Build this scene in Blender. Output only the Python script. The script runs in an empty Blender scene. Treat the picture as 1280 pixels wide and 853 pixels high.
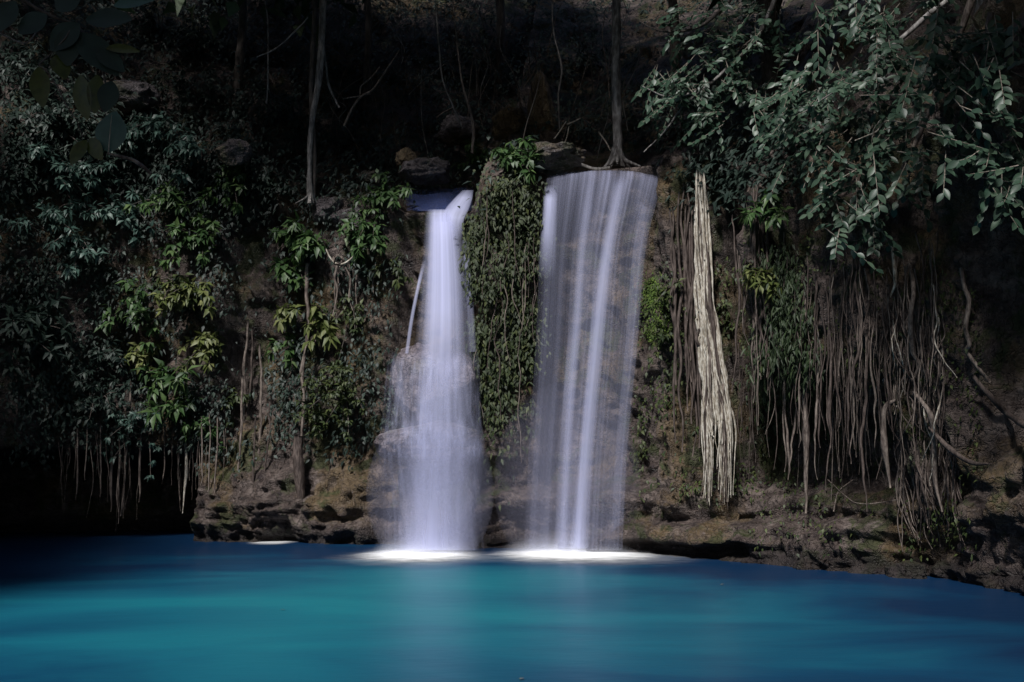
import bpy, math, random
import numpy as np
from mathutils import Vector
R = math.radians
rng = np.random.default_rng(7)
random.seed(7)
scn = bpy.context.scene
COL = scn.collection

# ------------------------------------------------------------------ camera model
F = 1256.0; PITCH = R(7.08); CP, SP = math.cos(PITCH), math.sin(PITCH); CZ = 2.0
def P(px, py, Y):
    """world point seen at photo position (px, py) that stands at distance Y"""
    v = (426.5 - py) / F; u = (px - 640) / F
    t = Y / (CP - v * SP)
    return np.array([u * t, Y, CZ + (SP + v * CP) * t])
def proj(X, Y, Z):
    z = Z - CZ; d = Y * CP + z * SP; u = -Y * SP + z * CP
    d = np.where(d < 0.5, 0.5, d)
    return 640 + F * X / d, 426.5 - F * u / d

# ------------------------------------------------------------------ noise
_tab = np.random.default_rng(3).random(4096)
def _h(i, j, k):
    n = (i * 73856093) ^ (j * 19349663) ^ (k * 83492791)
    n = (n ^ (n >> 13)) & 0x7fffffff
    return _tab[n % 4096]
def vnoise(x, y, z):
    xi, yi, zi = np.floor(x).astype(np.int64), np.floor(y).astype(np.int64), np.floor(z).astype(np.int64)
    fx, fy, fz = x - xi, y - yi, z - zi
    fx, fy, fz = [f * f * (3 - 2 * f) for f in (fx, fy, fz)]
    r = 0
    for a in (0, 1):
        for b in (0, 1):
            for c in (0, 1):
                w = (fx if a else 1 - fx) * (fy if b else 1 - fy) * (fz if c else 1 - fz)
                r = r + w * _h(xi + a, yi + b, zi + c)
    return r * 2 - 1
def fbm(x, y, z, o=4, lac=2.03, g=0.5):
    x, y, z = [np.asarray(q, float) for q in np.broadcast_arrays(x, y, z)]
    s = 0; a = 1.0; t = 0
    for k in range(o):
        s = s + a * vnoise(x + 17.3 * k, y + 5.1 * k, z + 9.7 * k); t += a
        x, y, z = x * lac, y * lac, z * lac; a *= g
    return s / t
def ridged(x, y, z, o=3):
    return 1 - 2 * np.abs(fbm(x, y, z, o))
def sst(a, b, x):
    t = np.clip((x - a) / (b - a), 0, 1); return t * t * (3 - 2 * t)
def win(v, a, b, f):
    return sst(a - f, a + f, v) * (1 - sst(b - f, b + f, v))

# ------------------------------------------------------------------ object helpers
def tag(o, label, cat=None, group=None, kind=None):
    o['label'] = label
    if cat: o['category'] = cat
    if group: o['group'] = group
    if kind: o['kind'] = kind
    return o
def empty(name, loc, label, cat, group=None):
    o = bpy.data.objects.new(name, None); COL.objects.link(o)
    o.location = [float(c) for c in loc]; o.empty_display_size = 0.2
    return tag(o, label, cat, group)
def mesh(name, V, faces, mat, parent=None, smooth=True, uv=None):
    """faces: list of int arrays (n, k); vertices in world space"""
    V = np.asarray(V, np.float64)
    if parent is not None: V = V - np.array(parent.location)[None, :]
    me = bpy.data.meshes.new(name)
    me.vertices.add(len(V)); me.vertices.foreach_set('co', V.astype(np.float32).ravel())
    faces = [np.asarray(f, np.int32) for f in faces if len(f)]
    loops = np.concatenate([f.ravel() for f in faces])
    tot = np.concatenate([np.full(len(f), f.shape[1], np.int32) for f in faces])
    st = np.concatenate([[0], np.cumsum(tot)[:-1]]).astype(np.int32)
    me.loops.add(len(loops)); me.loops.foreach_set('vertex_index', loops)
    me.polygons.add(len(tot)); me.polygons.foreach_set('loop_start', st); me.polygons.foreach_set('loop_total', tot)
    me.polygons.foreach_set('use_smooth', np.full(len(tot), smooth))
    if uv is not None:
        l = me.uv_layers.new(name='uv'); l.data.foreach_set('uv', np.asarray(uv, np.float32)[loops].ravel())
    me.update(calc_edges=True); me.validate()
    if mat: me.materials.append(mat)
    o = bpy.data.objects.new(name, me); COL.objects.link(o)
    if parent is not None: o.parent = parent
    return o
class MB:
    """collects pieces of one mesh"""
    def __init__(s): s.V = []; s.q = []; s.t = []; s.qm = []; s.tm = []; s.n = 0; s.cur = 0
    def add(s, V, q=None, t=None):
        V = np.asarray(V, float)
        if q is not None and len(q): s.q.append(np.asarray(q) + s.n); s.qm.append(np.full(len(q), s.cur))
        if t is not None and len(t): s.t.append(np.asarray(t) + s.n); s.tm.append(np.full(len(t), s.cur))
        s.V.append(V); s.n += len(V)
    def build(s, name, mat, parent=None, smooth=True):
        f = []
        if s.q: f.append(np.concatenate(s.q))
        if s.t: f.append(np.concatenate(s.t))
        mats = mat if isinstance(mat, list) else [mat]
        o = mesh(name, np.concatenate(s.V), f, mats[0], parent, smooth)
        if len(mats) > 1:
            for q in mats[1:]: o.data.materials.append(q)
            o.data.polygons.foreach_set('material_index', np.concatenate(s.qm + s.tm).astype(np.int32))
        return o
def nrm(a):
    a = np.asarray(a, float); return a / np.maximum(np.linalg.norm(a, axis=-1, keepdims=True), 1e-9)
def spline(pts, n):
    """Catmull-Rom through pts, n samples"""
    p = np.asarray(pts, float)
    if len(p) == 2: return p[0] + (p[1] - p[0]) * np.linspace(0, 1, n)[:, None]
    e = np.vstack([2 * p[0] - p[1], p, 2 * p[-1] - p[-2]])
    t = np.linspace(0, len(p) - 1 - 1e-6, n); i = t.astype(int); f = (t - i)[:, None]
    a, b, c, d = e[i], e[i + 1], e[i + 2], e[i + 3]
    return 0.5 * (2 * b + (c - a) * f + (2 * a - 5 * b + 4 * c - d) * f ** 2 + (3 * b - a - 3 * c + d) * f ** 3)
def tube(mb, path, rad, k=6, rough=0.0, seed=0.0):
    p = np.asarray(path, float); n = len(p)
    rad = np.interp(np.linspace(0, 1, n), np.linspace(0, 1, len(np.atleast_1d(rad))), np.atleast_1d(rad))
    T = nrm(np.gradient(p, axis=0))
    ref = np.tile(np.array([0.3, 1.0, 0.1]), (n, 1))
    A = nrm(np.cross(T, ref)); B = np.cross(T, A)
    a = np.linspace(0, 2 * np.pi, k, endpoint=False)
    rr = rad[:, None] * np.ones(k)[None, :]
    if rough:
        arc = np.concatenate([[0], np.cumsum(np.linalg.norm(np.diff(p, axis=0), axis=1))])
        rr = rr * (1 + rough * fbm(np.cos(a)[None, :] * 1.6 + seed, np.sin(a)[None, :] * 1.6, arc[:, None] * 2.5 + seed, 3))
    V = p[:, None, :] + rr[..., None] * (np.cos(a)[None, :, None] * A[:, None, :] + np.sin(a)[None, :, None] * B[:, None, :])
    i = np.arange(n - 1)[:, None] * k; j = np.arange(k)[None, :]; j2 = (j + 1) % k
    q = np.stack([i + j, i + j2, i + k + j2, i + k + j], -1).reshape(-1, 4)
    V = np.concatenate([V.reshape(-1, 3), p[:1], p[-1:]])
    jj = np.arange(k); t = np.concatenate([np.stack([jj, np.full(k, n * k), (jj + 1) % k], -1)[:, ::-1] * 1,
                                           np.stack([(n - 1) * k + jj, np.full(k, n * k + 1), (n - 1) * k + (jj + 1) % k], -1)])
    mb.add(V, q, t)
def leaves(mb, base, d, up, L, W, fold=0.25, curl=0.15, fine=False):
    """leaf blades: midrib from base along d, face turned to up"""
    base = np.asarray(base, float); n = len(base)
    if n == 0: return
    d = nrm(d); s = nrm(np.cross(d, up)); u = np.cross(s, d)
    L = np.broadcast_to(np.asarray(L, float), (n,))[:, None]; W = np.broadcast_to(np.asarray(W, float), (n,))[:, None]
    def pt(f, w, c):     # along, across (half widths), lift
        return base + d * L * f + s * W * 0.5 * w + u * (L * c)
    fo = fold
    if not fine:
        V = np.stack([pt(0, 0, 0), pt(.38, -1, fo * .3), pt(.42, 0, 0.03), pt(.38, 1, fo * .3), pt(1, 0, -curl)], 1)
        T = np.array([[0, 2, 1], [0, 3, 2], [1, 2, 4], [2, 3, 4]])
        t = (np.arange(n)[:, None, None] * 5 + T[None]).reshape(-1, 3)
        mb.add(V.reshape(-1, 3), None, t)
    else:
        st = [(0.12, .42), (.3, .9), (.5, 1.0), (.7, .78), (.88, .36)]
        cols = [pt(0, 0, 0)]
        for f, w in st:
            c = -curl * f * f
            cols += [pt(f, -w, c + fo * .3 * w), pt(f, 0, c), pt(f, w, c + fo * .3 * w)]
        cols.append(pt(1, 0, -curl * 1.1)); m = len(cols)
        V = np.stack(cols, 1)
        T = [[0, 2, 1], [0, 3, 2]]; Q = []
        for k in range(len(st) - 1):
            a = 1 + 3 * k; b = a + 3
            Q += [[a, a + 1, b + 1, b], [a + 1, a + 2, b + 2, b + 1]]
        a = 1 + 3 * (len(st) - 1)
        T += [[a, a + 1, m - 1], [a + 1, a + 2, m - 1]]
        o = np.arange(n)[:, None, None] * m
        mb.add(V.reshape(-1, 3), (o + np.array(Q)[None]).reshape(-1, 4), (o + np.array(T)[None]).reshape(-1, 3))

# ------------------------------------------------------------------ materials
class NT:
    def __init__(s, name):
        s.m = bpy.data.materials.new(name); s.m.use_nodes = True
        s.t = s.m.node_tree; s.t.nodes.clear(); s.out = s.n('ShaderNodeOutputMaterial')
    def n(s, typ, **kw):
        d = s.t.nodes.new(typ)
        for k, v in kw.items(): setattr(d, k, v)
        return d
    def l(s, a, b): s.t.links.new(a, b)
    def math(s, op, a, b=None, clamp=False):
        d = s.n('ShaderNodeMath', operation=op); d.use_clamp = clamp
        for i, v in enumerate((a, b)):
            if v is None: continue
            if isinstance(v, (int, float)): d.inputs[i].default_value = v
            else: s.l(v, d.inputs[i])
        return d.outputs[0]
    def noise(s, vec, scale, detail=4, rough=0.55, dist=0.0):
        d = s.n('ShaderNodeTexNoise'); d.inputs['Scale'].default_value = scale; d.inputs['Detail'].default_value = detail
        d.inputs['Roughness'].default_value = rough; d.inputs['Distortion'].default_value = dist
        if vec is not None: s.l(vec, d.inputs['Vector'])
        return d.outputs['Fac']
    def mapping(s, vec, scale, loc=(0, 0, 0)):
        d = s.n('ShaderNodeMapping'); d.inputs['Scale'].default_value = scale; d.inputs['Location'].default_value = loc
        s.l(vec, d.inputs['Vector']); return d.outputs[0]
    def ramp(s, fac, stops):
        d = s.n('ShaderNodeValToRGB'); e = d.color_ramp.elements
        while len(e) < len(stops): e.new(0.5)
        for k, (p, c) in enumerate(stops):
            e[k].position = p; e[k].color = (*c, 1) if len(c) == 3 else c
        s.l(fac, d.inputs[0]); return d.outputs[0]
    def mr(s, v, a, b, c=0.0, d=1.0, smooth=True):
        m = s.n('ShaderNodeMapRange'); m.interpolation_type = 'SMOOTHSTEP' if smooth else 'LINEAR'
        for k, x in zip(('From Min', 'From Max', 'To Min', 'To Max'), (a, b, c, d)): m.inputs[k].default_value = x
        s.l(v, m.inputs['Value']); return m.outputs[0]
    def mix(s, f, a, b):
        d = s.n('ShaderNodeMix', data_type='RGBA')
        for sock, v in ((d.inputs['Factor'], f), (d.inputs[6], a), (d.inputs[7], b)):
            if isinstance(v, (int, float)): sock.default_value = v
            elif isinstance(v, tuple): sock.default_value = (*v, 1)
            else: s.l(v, sock)
        return d.outputs[2]
    def bsdf(s, color, rough=0.6, bump=None, bstr=0.5, bdist=0.05, spec=0.5):
        b = s.n('ShaderNodeBsdfPrincipled')
        if isinstance(color, tuple): b.inputs['Base Color'].default_value = (*color, 1)
        else: s.l(color, b.inputs['Base Color'])
        if isinstance(rough, (int, float)): b.inputs['Roughness'].default_value = rough
        else: s.l(rough, b.inputs['Roughness'])
        b.inputs['Specular IOR Level'].default_value = spec
        if bump is not None:
            k = s.n('ShaderNodeBump'); k.inputs['Strength'].default_value = bstr; k.inputs['Distance'].default_value = bdist
            s.l(bump, k.inputs['Height']); s.l(k.outputs[0], b.inputs['Normal'])
        s.l(b.outputs[0], s.out.inputs['Surface']); return b
    def pos(s): return s.n('ShaderNodeNewGeometry').outputs['Position']
    def isl(s): return s.n('ShaderNodeNewGeometry').outputs['Random Per Island']

def leaf_mat(name, cols, rough=0.38, trans=0.25):
    m = NT(name); g = m.isl()
    c = m.ramp(g, [(i / (len(cols) - 1), q) for i, q in enumerate(cols)])
    pn = m.noise(m.pos(), 9.0, 3)
    c = m.mix(m.mr(pn, .35, .7, 0, .45), c, tuple(x * .55 for x in cols[0]))
    b = m.bsdf(c, rough + .12, spec=.38)
    tr = m.n('ShaderNodeBsdfTranslucent'); m.l(c, tr.inputs['Color'])
    mx = m.n('ShaderNodeMixShader'); mx.inputs[0].default_value = trans
    m.l(b.outputs[0], mx.inputs[1]); m.l(tr.outputs[0], mx.inputs[2]); m.l(mx.outputs[0], m.out.inputs['Surface'])
    return m.m
M = {}
M['leaf_pale'] = leaf_mat('leaf_blue_green', [(.036, .070, .058), (.066, .124, .102), (.115, .185, .150)], .30)
M['leaf_green'] = leaf_mat('leaf_green', [(.028, .062, .020), (.050, .108, .032), (.105, .165, .055)], .36)
M['leaf_yellow'] = leaf_mat('leaf_yellow_green', [(.065, .090, .022), (.12, .145, .040), (.20, .21, .085)], .40)
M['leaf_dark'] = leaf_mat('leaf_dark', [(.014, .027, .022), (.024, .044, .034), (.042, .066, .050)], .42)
M['leaf_ivy'] = leaf_mat('leaf_ivy', [(.020, .034, .012), (.045, .068, .020), (.095, .115, .035)], .42)
M['leaf_pillar'] = leaf_mat('leaf_pillar', [(.012, .022, .008), (.030, .048, .014), (.040, .060, .018), (.085, .100, .030)], .48)
M['leaf_fern'] = leaf_mat('leaf_fern', [(.016, .030, .012), (.030, .052, .020), (.050, .075, .030)], .45)
M['leaf_fig'] = leaf_mat('leaf_fig', [(.024, .052, .034), (.042, .084, .054), (.085, .130, .085)], .30)
M['leaf_canopy'] = leaf_mat('leaf_canopy', [(.025, .045, .02), (.045, .075, .03), (.06, .09, .04)], .5, .15)
M['leaf_dead'] = leaf_mat('leaf_dead', [(.20, .15, .07), (.28, .22, .13), (.35, .30, .20)], .6, .1)
def olive():
    m = NT('leaf_olive'); n = m.noise(m.pos(), 22, 4)
    c = m.ramp(n, [(.3, (.050, .055, .012)), (.55, (.095, .100, .022)), (.75, (.06, .045, .02))])
    b = m.bsdf(c, .4); tr = m.n('ShaderNodeBsdfTranslucent'); m.l(c, tr.inputs['Color'])
    mx = m.n('ShaderNodeMixShader'); mx.inputs[0].default_value = .4
    m.l(b.outputs[0], mx.inputs[1]); m.l(tr.outputs[0], mx.inputs[2]); m.l(mx.outputs[0], m.out.inputs['Surface']); return m.m
M['leaf_olive'] = olive()
def wood(name, a, b, scale=6, rough=.75):
    m = NT(name); p = m.pos()
    n1 = m.noise(m.mapping(p, (scale, scale, scale * .25)), 2.2, 6, .65)
    n2 = m.noise(p, 2.0, 3)
    c = m.mix(m.mr(n1, .35, .68), a, b); c = m.mix(m.mr(n2, .55, .75, 0, .6), c, tuple(x * .45 for x in a))
    m.bsdf(c, rough, n1, .7, .03, .3); return m.m
M['bark_grey'] = wood('bark_grey', (.10, .09, .085), (.36, .34, .33))
M['bark_dark'] = wood('bark_dark', (.05, .04, .035), (.13, .11, .10))
M['root_pale'] = wood('root_cream', (.24, .20, .15), (.66, .62, .55), 14)
M['root_mid'] = wood('root_grey_brown', (.065, .048, .042), (.26, .215, .185), 9)
M['root_dark'] = wood('root_brown', (.035, .025, .022), (.13, .10, .088), 9)
M['twig'] = wood('twig', (.12, .10, .08), (.32, .28, .24), 12)
def rock(name, dark, mid, light, ochre, mossy, vert=0.0, wet=.55, moss_amt=.6):
    m = NT(name); p = m.pos()
    big = m.noise(p, .55, 5, .6, .4); md = m.noise(p, 2.1, 7, .65, .2); fi = m.noise(p, 11, 6, .7)
    vs = m.noise(m.mapping(p, (5.5, 5.5, .35)), 1.0, 6, .65)
    st = m.noise(m.mapping(p, (.5, .5, 5.0)), 1.0, 5, .6)
    c = m.ramp(md, [(.30, dark), (.50, mid), (.68, light)])
    c = m.mix(m.mr(big, .49, .62, 0, .8), c, ochre)
    c = m.mix(m.mr(vs, .46, .30, 0, .75), c, tuple(x * .5 for x in dark))
    c = m.mix(m.mr(fi, .53, .70, 0, .65), c, light)
    c = m.mix(m.mr(fi, .46, .34, 0, .8), c, tuple(x * .5 for x in dark))
    mo = m.noise(p, 1.1, 6, .7, .5)
    c = m.mix(m.mr(mo, .51, .60, 0, moss_amt), c, mossy)
    sz = m.n('ShaderNodeSeparateXYZ'); m.l(p, sz.inputs[0])
    wetb = m.mr(m.math('ADD', sz.outputs[2], m.math('MULTIPLY', md, -.5)), .22, -.05, 0, .8)
    c = m.mix(wetb, c, tuple(x * .6 for x in dark))
    vo = m.n('ShaderNodeTexVoronoi', feature='DISTANCE_TO_EDGE'); vo.inputs['Scale'].default_value = 3.2
    wp = m.n('ShaderNodeVectorMath', operation='ADD'); m.l(p, wp.inputs[0])
    nz = m.n('ShaderNodeTexNoise'); nz.inputs['Scale'].default_value = 3; nz.inputs['Detail'].default_value = 4; m.l(p, nz.inputs['Vector'])
    m.l(nz.outputs['Color'], wp.inputs[1]); m.l(wp.outputs[0], vo.inputs['Vector'])
    crack = m.mr(vo.outputs['Distance'], 0, .09)
    h = m.math('ADD', m.math('MULTIPLY', md, .7), m.math('MULTIPLY', fi, .5))
    h = m.math('ADD', h, m.math('MULTIPLY', crack, .22))
    h = m.math('ADD', h, m.math('MULTIPLY', vs, .6)); h = m.math('ADD', h, m.math('MULTIPLY', st, .4))
    m.bsdf(c, m.mr(md, .3, .7, wet - .12, wet + .25), h, 1.0, .16, .45); return m.m
M['rock'] = rock('cliff_rock', (.018, .012, .014), (.076, .055, .048), (.20, .16, .145), (.125, .084, .038), (.036, .046, .012), moss_amt=.8)
M['rock_grey'] = rock('boulder_rock', (.030, .024, .028), (.10, .084, .090), (.24, .21, .22), (.13, .10, .06), (.034, .046, .015))
M['rock_ochre'] = rock('ochre_rock', (.045, .030, .020), (.13, .092, .052), (.25, .19, .12), (.17, .115, .05), (.04, .05, .015), moss_amt=.4)
M['travertine'] = rock('travertine', (.06, .048, .056), (.17, .14, .155), (.33, .29, .32), (.17, .13, .10), (.05, .07, .02), wet=.35, moss_amt=.3)
def simple(name, a, b, sc, rough=.9, bs=.6):
    m = NT(name); p = m.pos(); n = m.noise(p, sc, 6, .65)
    m.bsdf(m.mix(m.mr(n, .35, .65), a, b), rough, n, bs, .05); return m.m
M['moss'] = simple('bright_moss', (.030, .060, .010), (.10, .16, .020), 8)
M['soil'] = simple('forest_soil', (.04, .03, .022), (.10, .075, .05), 2)
def pool():
    m = NT('pool_water'); p = m.pos()
    n = m.noise(m.mapping(p, (.15, .30, 1)), 1.0, 5, .55, .5)
    sep = m.n('ShaderNodeSeparateXYZ'); m.l(p, sep.inputs[0])
    # pale shallows mid-pool, deep far side; tree shade painted in towards the banks
    dx = m.math('MULTIPLY', m.math('ADD', sep.outputs[0], 2.4), .115)
    dy = m.math('MULTIPLY', m.math('ADD', sep.outputs[1], -14.5), .105)
    r = m.math('SQRT', m.math('ADD', m.math('MULTIPLY', dx, dx), m.math('MULTIPLY', dy, dy)))
    f = m.math('ADD', r, m.math('MULTIPLY', m.math('ADD', n, -.5), 1.7))
    c = m.ramp(f, [(.0, (.010, .158, .205)), (.42, (.008, .108, .165)), (.78, (.005, .048, .104)), (1.1, (.005, .024, .066))])
    bn = m.noise(m.mapping(p, (1.1, 2.2, 1)), 1.0, 3)
    b = m.bsdf(c, .34, bn, .10, .10, .13); b.inputs['IOR'].default_value = 1.33
    return m.m
M['pool'] = pool()
def fall_mat(name, k, lo, hi, amp, base, edge=.5, vstops=((0, 1), (1, 1)), seed=0.0, vs=.55, col=(.68, .71, .99), gate=None):
    """falling water: transparent between the streaks; streaks run down the sheet"""
    m = NT(name); uv = m.n('ShaderNodeUVMap').outputs[0]
    sep = m.n('ShaderNodeSeparateXYZ'); m.l(uv, sep.inputs[0]); u, v = sep.outputs[0], sep.outputs[1]
    n1 = m.noise(m.mapping(uv, (k, vs, 1), (seed, seed * .7, seed)), 1.0, 4, .6)
    n2 = m.noise(m.mapping(uv, (k * .28, vs * .5, 1), (seed + 9, seed, 3)), 1.0, 2, .5)
    a = m.math('ADD', m.math('MULTIPLY', m.mr(n1, lo, hi), .5), m.math('MULTIPLY', m.mr(n2, lo, hi), .5))
    a = m.math('ADD', m.math('MULTIPLY', a, amp), base)
    e = m.math('MULTIPLY', m.math('MULTIPLY', u, m.math('SUBTRACT', 1.0, u)), 4.0)
    e = m.math('POWER', m.math('MAXIMUM', e, 0.0), edge)
    vp = m.ramp(v, [(s, (q, q, q)) for s, q in vstops])
    a = m.math('MULTIPLY', m.math('MULTIPLY', a, e), vp, True)
    d = m.n('ShaderNodeBsdfDiffuse'); d.inputs['Color'].default_value = (*col, 1)
    tl = m.n('ShaderNodeBsdfTranslucent'); tl.inputs['Color'].default_value = (*col, 1)
    mx = m.n('ShaderNodeMixShader'); mx.inputs[0].default_value = .3
    m.l(d.outputs[0], mx.inputs[1]); m.l(tl.outputs[0], mx.inputs[2])
    tp = m.n('ShaderNodeBsdfTransparent'); fx = m.n('ShaderNodeMixShader')
    m.l(a, fx.inputs[0]); m.l(tp.outputs[0], fx.inputs[1]); m.l(mx.outputs[0], fx.inputs[2]); m.l(fx.outputs[0], m.out.inputs['Surface'])
    return m.m
def foam_mat(name, p=1.0):
    m = NT(name); uv = m.n('ShaderNodeUVMap').outputs[0]
    sep = m.n('ShaderNodeSeparateXYZ'); m.l(uv, sep.inputs[0]); r = sep.outputs[0]
    n = m.noise(m.mapping(m.pos(), (1.6, 4, 1)), 1.0, 5, .65)
    rr = m.math('ADD', r, m.math('MULTIPLY', m.math('ADD', n, -.5), .55))
    a = m.math('MULTIPLY', m.math('POWER', m.mr(rr, 1.0, .35), 1.3), p)
    d = m.n('ShaderNodeBsdfDiffuse'); d.inputs['Color'].default_value = (.93, .94, .95, 1)
    tp = m.n('ShaderNodeBsdfTransparent'); fx = m.n('ShaderNodeMixShader')
    m.l(a, fx.inputs[0]); m.l(tp.outputs[0], fx.inputs[1]); m.l(d.outputs[0], fx.inputs[2]); m.l(fx.outputs[0], m.out.inputs['Surface'])
    return m.m
def mist_mat(dens, c=(.72, .74, .98, 1)):
    m = NT('spray'); v = m.n('ShaderNodeVolumePrincipled'); v.inputs['Color'].default_value = c
    v.inputs['Density'].default_value = dens; v.inputs['Anisotropy'].default_value = .2
    m.l(v.outputs[0], m.out.inputs['Volume']); return m.m

# ------------------------------------------------------------------ cliff
plan = spline([(-21, 8), (-18.5, 18), (-15.5, 25), (-11.5, 28.2), (-8.7, 28.2), (-5.5, 27.6), (-3.2, 26.7), (-1.2, 25.9), (1.5, 25.5), (3.2, 24.3),
               (5.4, 22.2), (7.0, 20.2), (7.9, 18.4), (8.3, 15.8), (9.2, 11), (10.5, 5), (11, 0)], 4000)
seg = np.concatenate([[0], np.cumsum(np.linalg.norm(np.diff(plan, axis=0), axis=1))])
NS = 1100
s_ = np.linspace(0, seg[-1], NS)
bx = np.interp(s_, seg, plan[:, 0]); by = np.interp(s_, seg, plan[:, 1])
tx, ty = np.gradient(bx), np.gradient(by); tl_ = np.hypot(tx, ty); tx, ty = tx / tl_, ty / tl_
for _ in range(30):
    tx = np.convolve(np.pad(tx, 2, 'edge'), np.ones(5) / 5, 'valid'); ty = np.convolve(np.pad(ty, 2, 'edge'), np.ones(5) / 5, 'valid')
nx, ny = ty, -tx                       # points to the pool
cpx, _ = proj(bx, by, np.full(NS, 5.0))
top_py = np.interp(cpx, [0, 290, 350, 470, 500, 592, 606, 662, 682, 700, 824, 842, 960, 1040, 1150, 1280],
                   [150, 180, 228, 236, 266, 266, 204, 198, 216, 218, 208, 200, 205, 170, 120, 40])
ztop = np.empty(NS)
for i in range(NS):
    ztop[i] = P(cpx[i], top_py[i], by[i])[2] if by[i] > 6 else 12
ztop = np.clip(np.convolve(np.pad(ztop, 2, 'edge'), np.ones(5) / 5, 'valid'), 6, 14)
NF, NB = 190, 90
tf = np.linspace(0, 1, NF); rows_z = -1.6 + tf[:, None] * (ztop[None, :] + 1.6)
rows_b = np.zeros_like(rows_z)
tb = np.linspace(0, 1, NB + 1)[1:]
flat = np.interp(cpx, [0, 300, 480, 830, 900, 1280], [.4, .8, 2.2, 2.2, 1.2, .3])
bb = tb[:, None] * (flat[None, :] + 12); over = np.maximum(bb - flat[None, :], 0)
slope = np.interp(cpx, [0, 300, 480, 860, 1000, 1280], [1.9, 1.5, 1.05, 1.05, 1.4, 2.2])
rows_z = np.vstack([rows_z, ztop[None, :] + .06 * bb + over * slope[None, :] * .9])
rows_b = np.vstack([rows_b, bb])
X0 = bx[None, :] - nx[None, :] * rows_b; Y0 = by[None, :] - ny[None, :] * rows_b; Z0 = rows_z
PX, PY = proj(X0, Y0, Z0)
face = np.vstack([np.ones((NF, NS)), np.repeat(np.clip(1 - tb * 3, .35, 1)[:, None], NS, 1)])
face_only = np.vstack([np.ones((NF, NS)), np.zeros((NB, NS))])
D = .55 * fbm(X0 * .45, Y0 * .45, Z0 * .4, 4) + .32 * ridged(X0 * .9 + 4, Y0 * .9, Z0 * .8, 4) * .6
D += .16 * ridged(X0 * 2.2, Y0 * 2.2 + 5, Z0 * 2.0, 4) + .13 * fbm(X0 * 3.4, Y0 * 3.4, Z0 * 3.4, 3) + .07 * fbm(X0 * 7, Y0 * 7, Z0 * 7, 2)
D += .45 * fbm(X0 * .9, Y0 * .9 + 40, Z0 * .9, 3) * win(PX, -100, 470, 30) * win(PY, 100, 570, 30)
Dm = 0
low = win(PY, 590, 760, 25)
Dm += -4.2 * win(PX, -60, 243, 12) * win(PY, 572, 760, 14)                     # cave under the shrubs
Dm += .55 * win(PX, 255, 478, 15) * sst(560, 640, PY)                          # rounded rocks at the waterline
Dm += low * win(PX, 250, 480, 15) * .35 * ridged(X0 * 1.3, Y0 * 1.3, Z0 * 1.5, 3)
Dm += -.75 * win(PX, 288, 348, 12) * win(PY, 250, 520, 30)                     # bare rock recess
Dm += -1.0 * win(PX, 498, 596, 10) * win(PY, 268, 600, 18)                     # behind the narrow fall
Dm += .70 * np.clip(1 - ((PX - 634) / 48) ** 2, 0, 1) ** .6 * win(PY, 196, 590, 30)   # leafy pillar
Dm += -.85 * win(PX, 684, 828, 6) * win(PY, 222, 606, 14)                     # behind the wide fall
Dm += .75 * win(PX, 560, 810, 25) * sst(606, 622, PY)                          # ledge at the foot
Dm += -.45 * win(PX, 560, 810, 25) * win(PY, 640, 668, 8)
Dm += .45 * win(PX, 840, 872, 8) * win(PY, 200, 640, 20)
Dm += -1.3 * win(PX, 914, 944, 6) * win(PY, 225, 600, 25)                      # dark cleft beside the root column
Dm += .80 * win(PX, 950, 1150, 25) * win(PY, 225, 470, 35)                     # overhang
Dm += -.95 * win(PX, 930, 1125, 20) * win(PY, 490, 612, 22)                    # hollow below it
Dm += .75 * win(PX, 790, 1140, 20) * sst(640, 662, PY)                         # shelf
Dm += -.50 * win(PX, 800, 960, 12) * win(PY, 676, 692, 4)
Dm += .60 * win(PX, 1140, 1240, 40) * win(PY, 330, 580, 60)
Dm += -1.0 * win(PX, 1246, 1300, 12) * win(PY, 250, 560, 40)
strata = fbm(X0 * .3, Y0 * .3, Z0 * 3.2 + .5 * fbm(X0 * .5, Y0 * .5, Z0 * .5, 2), 3)
strata2 = ridged(X0 * .5, Y0 * .5, Z0 * 5.0 + .6 * fbm(X0 * .6, Y0 * .6, Z0 * .5, 2), 2)
Dm += (.42 * strata + .14 * strata2) * sst(590, 640, PY)
S2 = np.broadcast_to(s_[None, :], PX.shape)
vert = fbm(S2 * 3.4, Z0 * .28 + 3, S2 * 0 + 1, 3)
vert2 = fbm(S2 * 8.0, Z0 * .45 + 13, S2 * 0 + 5, 2)
Dm += (.36 * vert + .16 * vert2) * win(PX, 805, 1300, 20) * (1 - sst(630, 680, PY))
Dm += .12 * vert * win(PX, 250, 480, 20)
D = D * face + Dm * face_only
D[NF:] += .5 * fbm(X0[NF:] * .6, Y0[NF:] * .6, Z0[NF:] * .6, 4) + .35 * ridged(X0[NF:] * .8, Y0[NF:] * .8, Z0[NF:] * .8 + 3, 3)
lipw = np.vstack([np.repeat(sst(.9, 1, tf)[:, None], NS, 1), np.repeat((1 - sst(0, .25, tb))[:, None], NS, 1)]) * win(PX, 498, 826, 6)
D = D * (1 - .8 * lipw)
CX = X0 + nx[None, :] * D; CY = Y0 + ny[None, :] * D
CZZ = Z0 + .12 * fbm(X0 * 1.2, Y0 * 1.2 + 7, Z0 * 1.2, 3) * (1 - lipw)
NR = NF + NB
idx = np.arange(NR * NS).reshape(NR, NS)
quads = np.stack([idx[:-1, :-1], idx[:-1, 1:], idx[1:, 1:], idx[1:, :-1]], -1).reshape(-1, 4)[:, ::-1]
cliff = mesh('cliff', np.stack([CX, CY, CZZ], -1).reshape(-1, 3), [quads], M['rock'])
tag(cliff, 'dark wet rock cliff curving round the pool under the forest', 'cliff', kind='structure')
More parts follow.
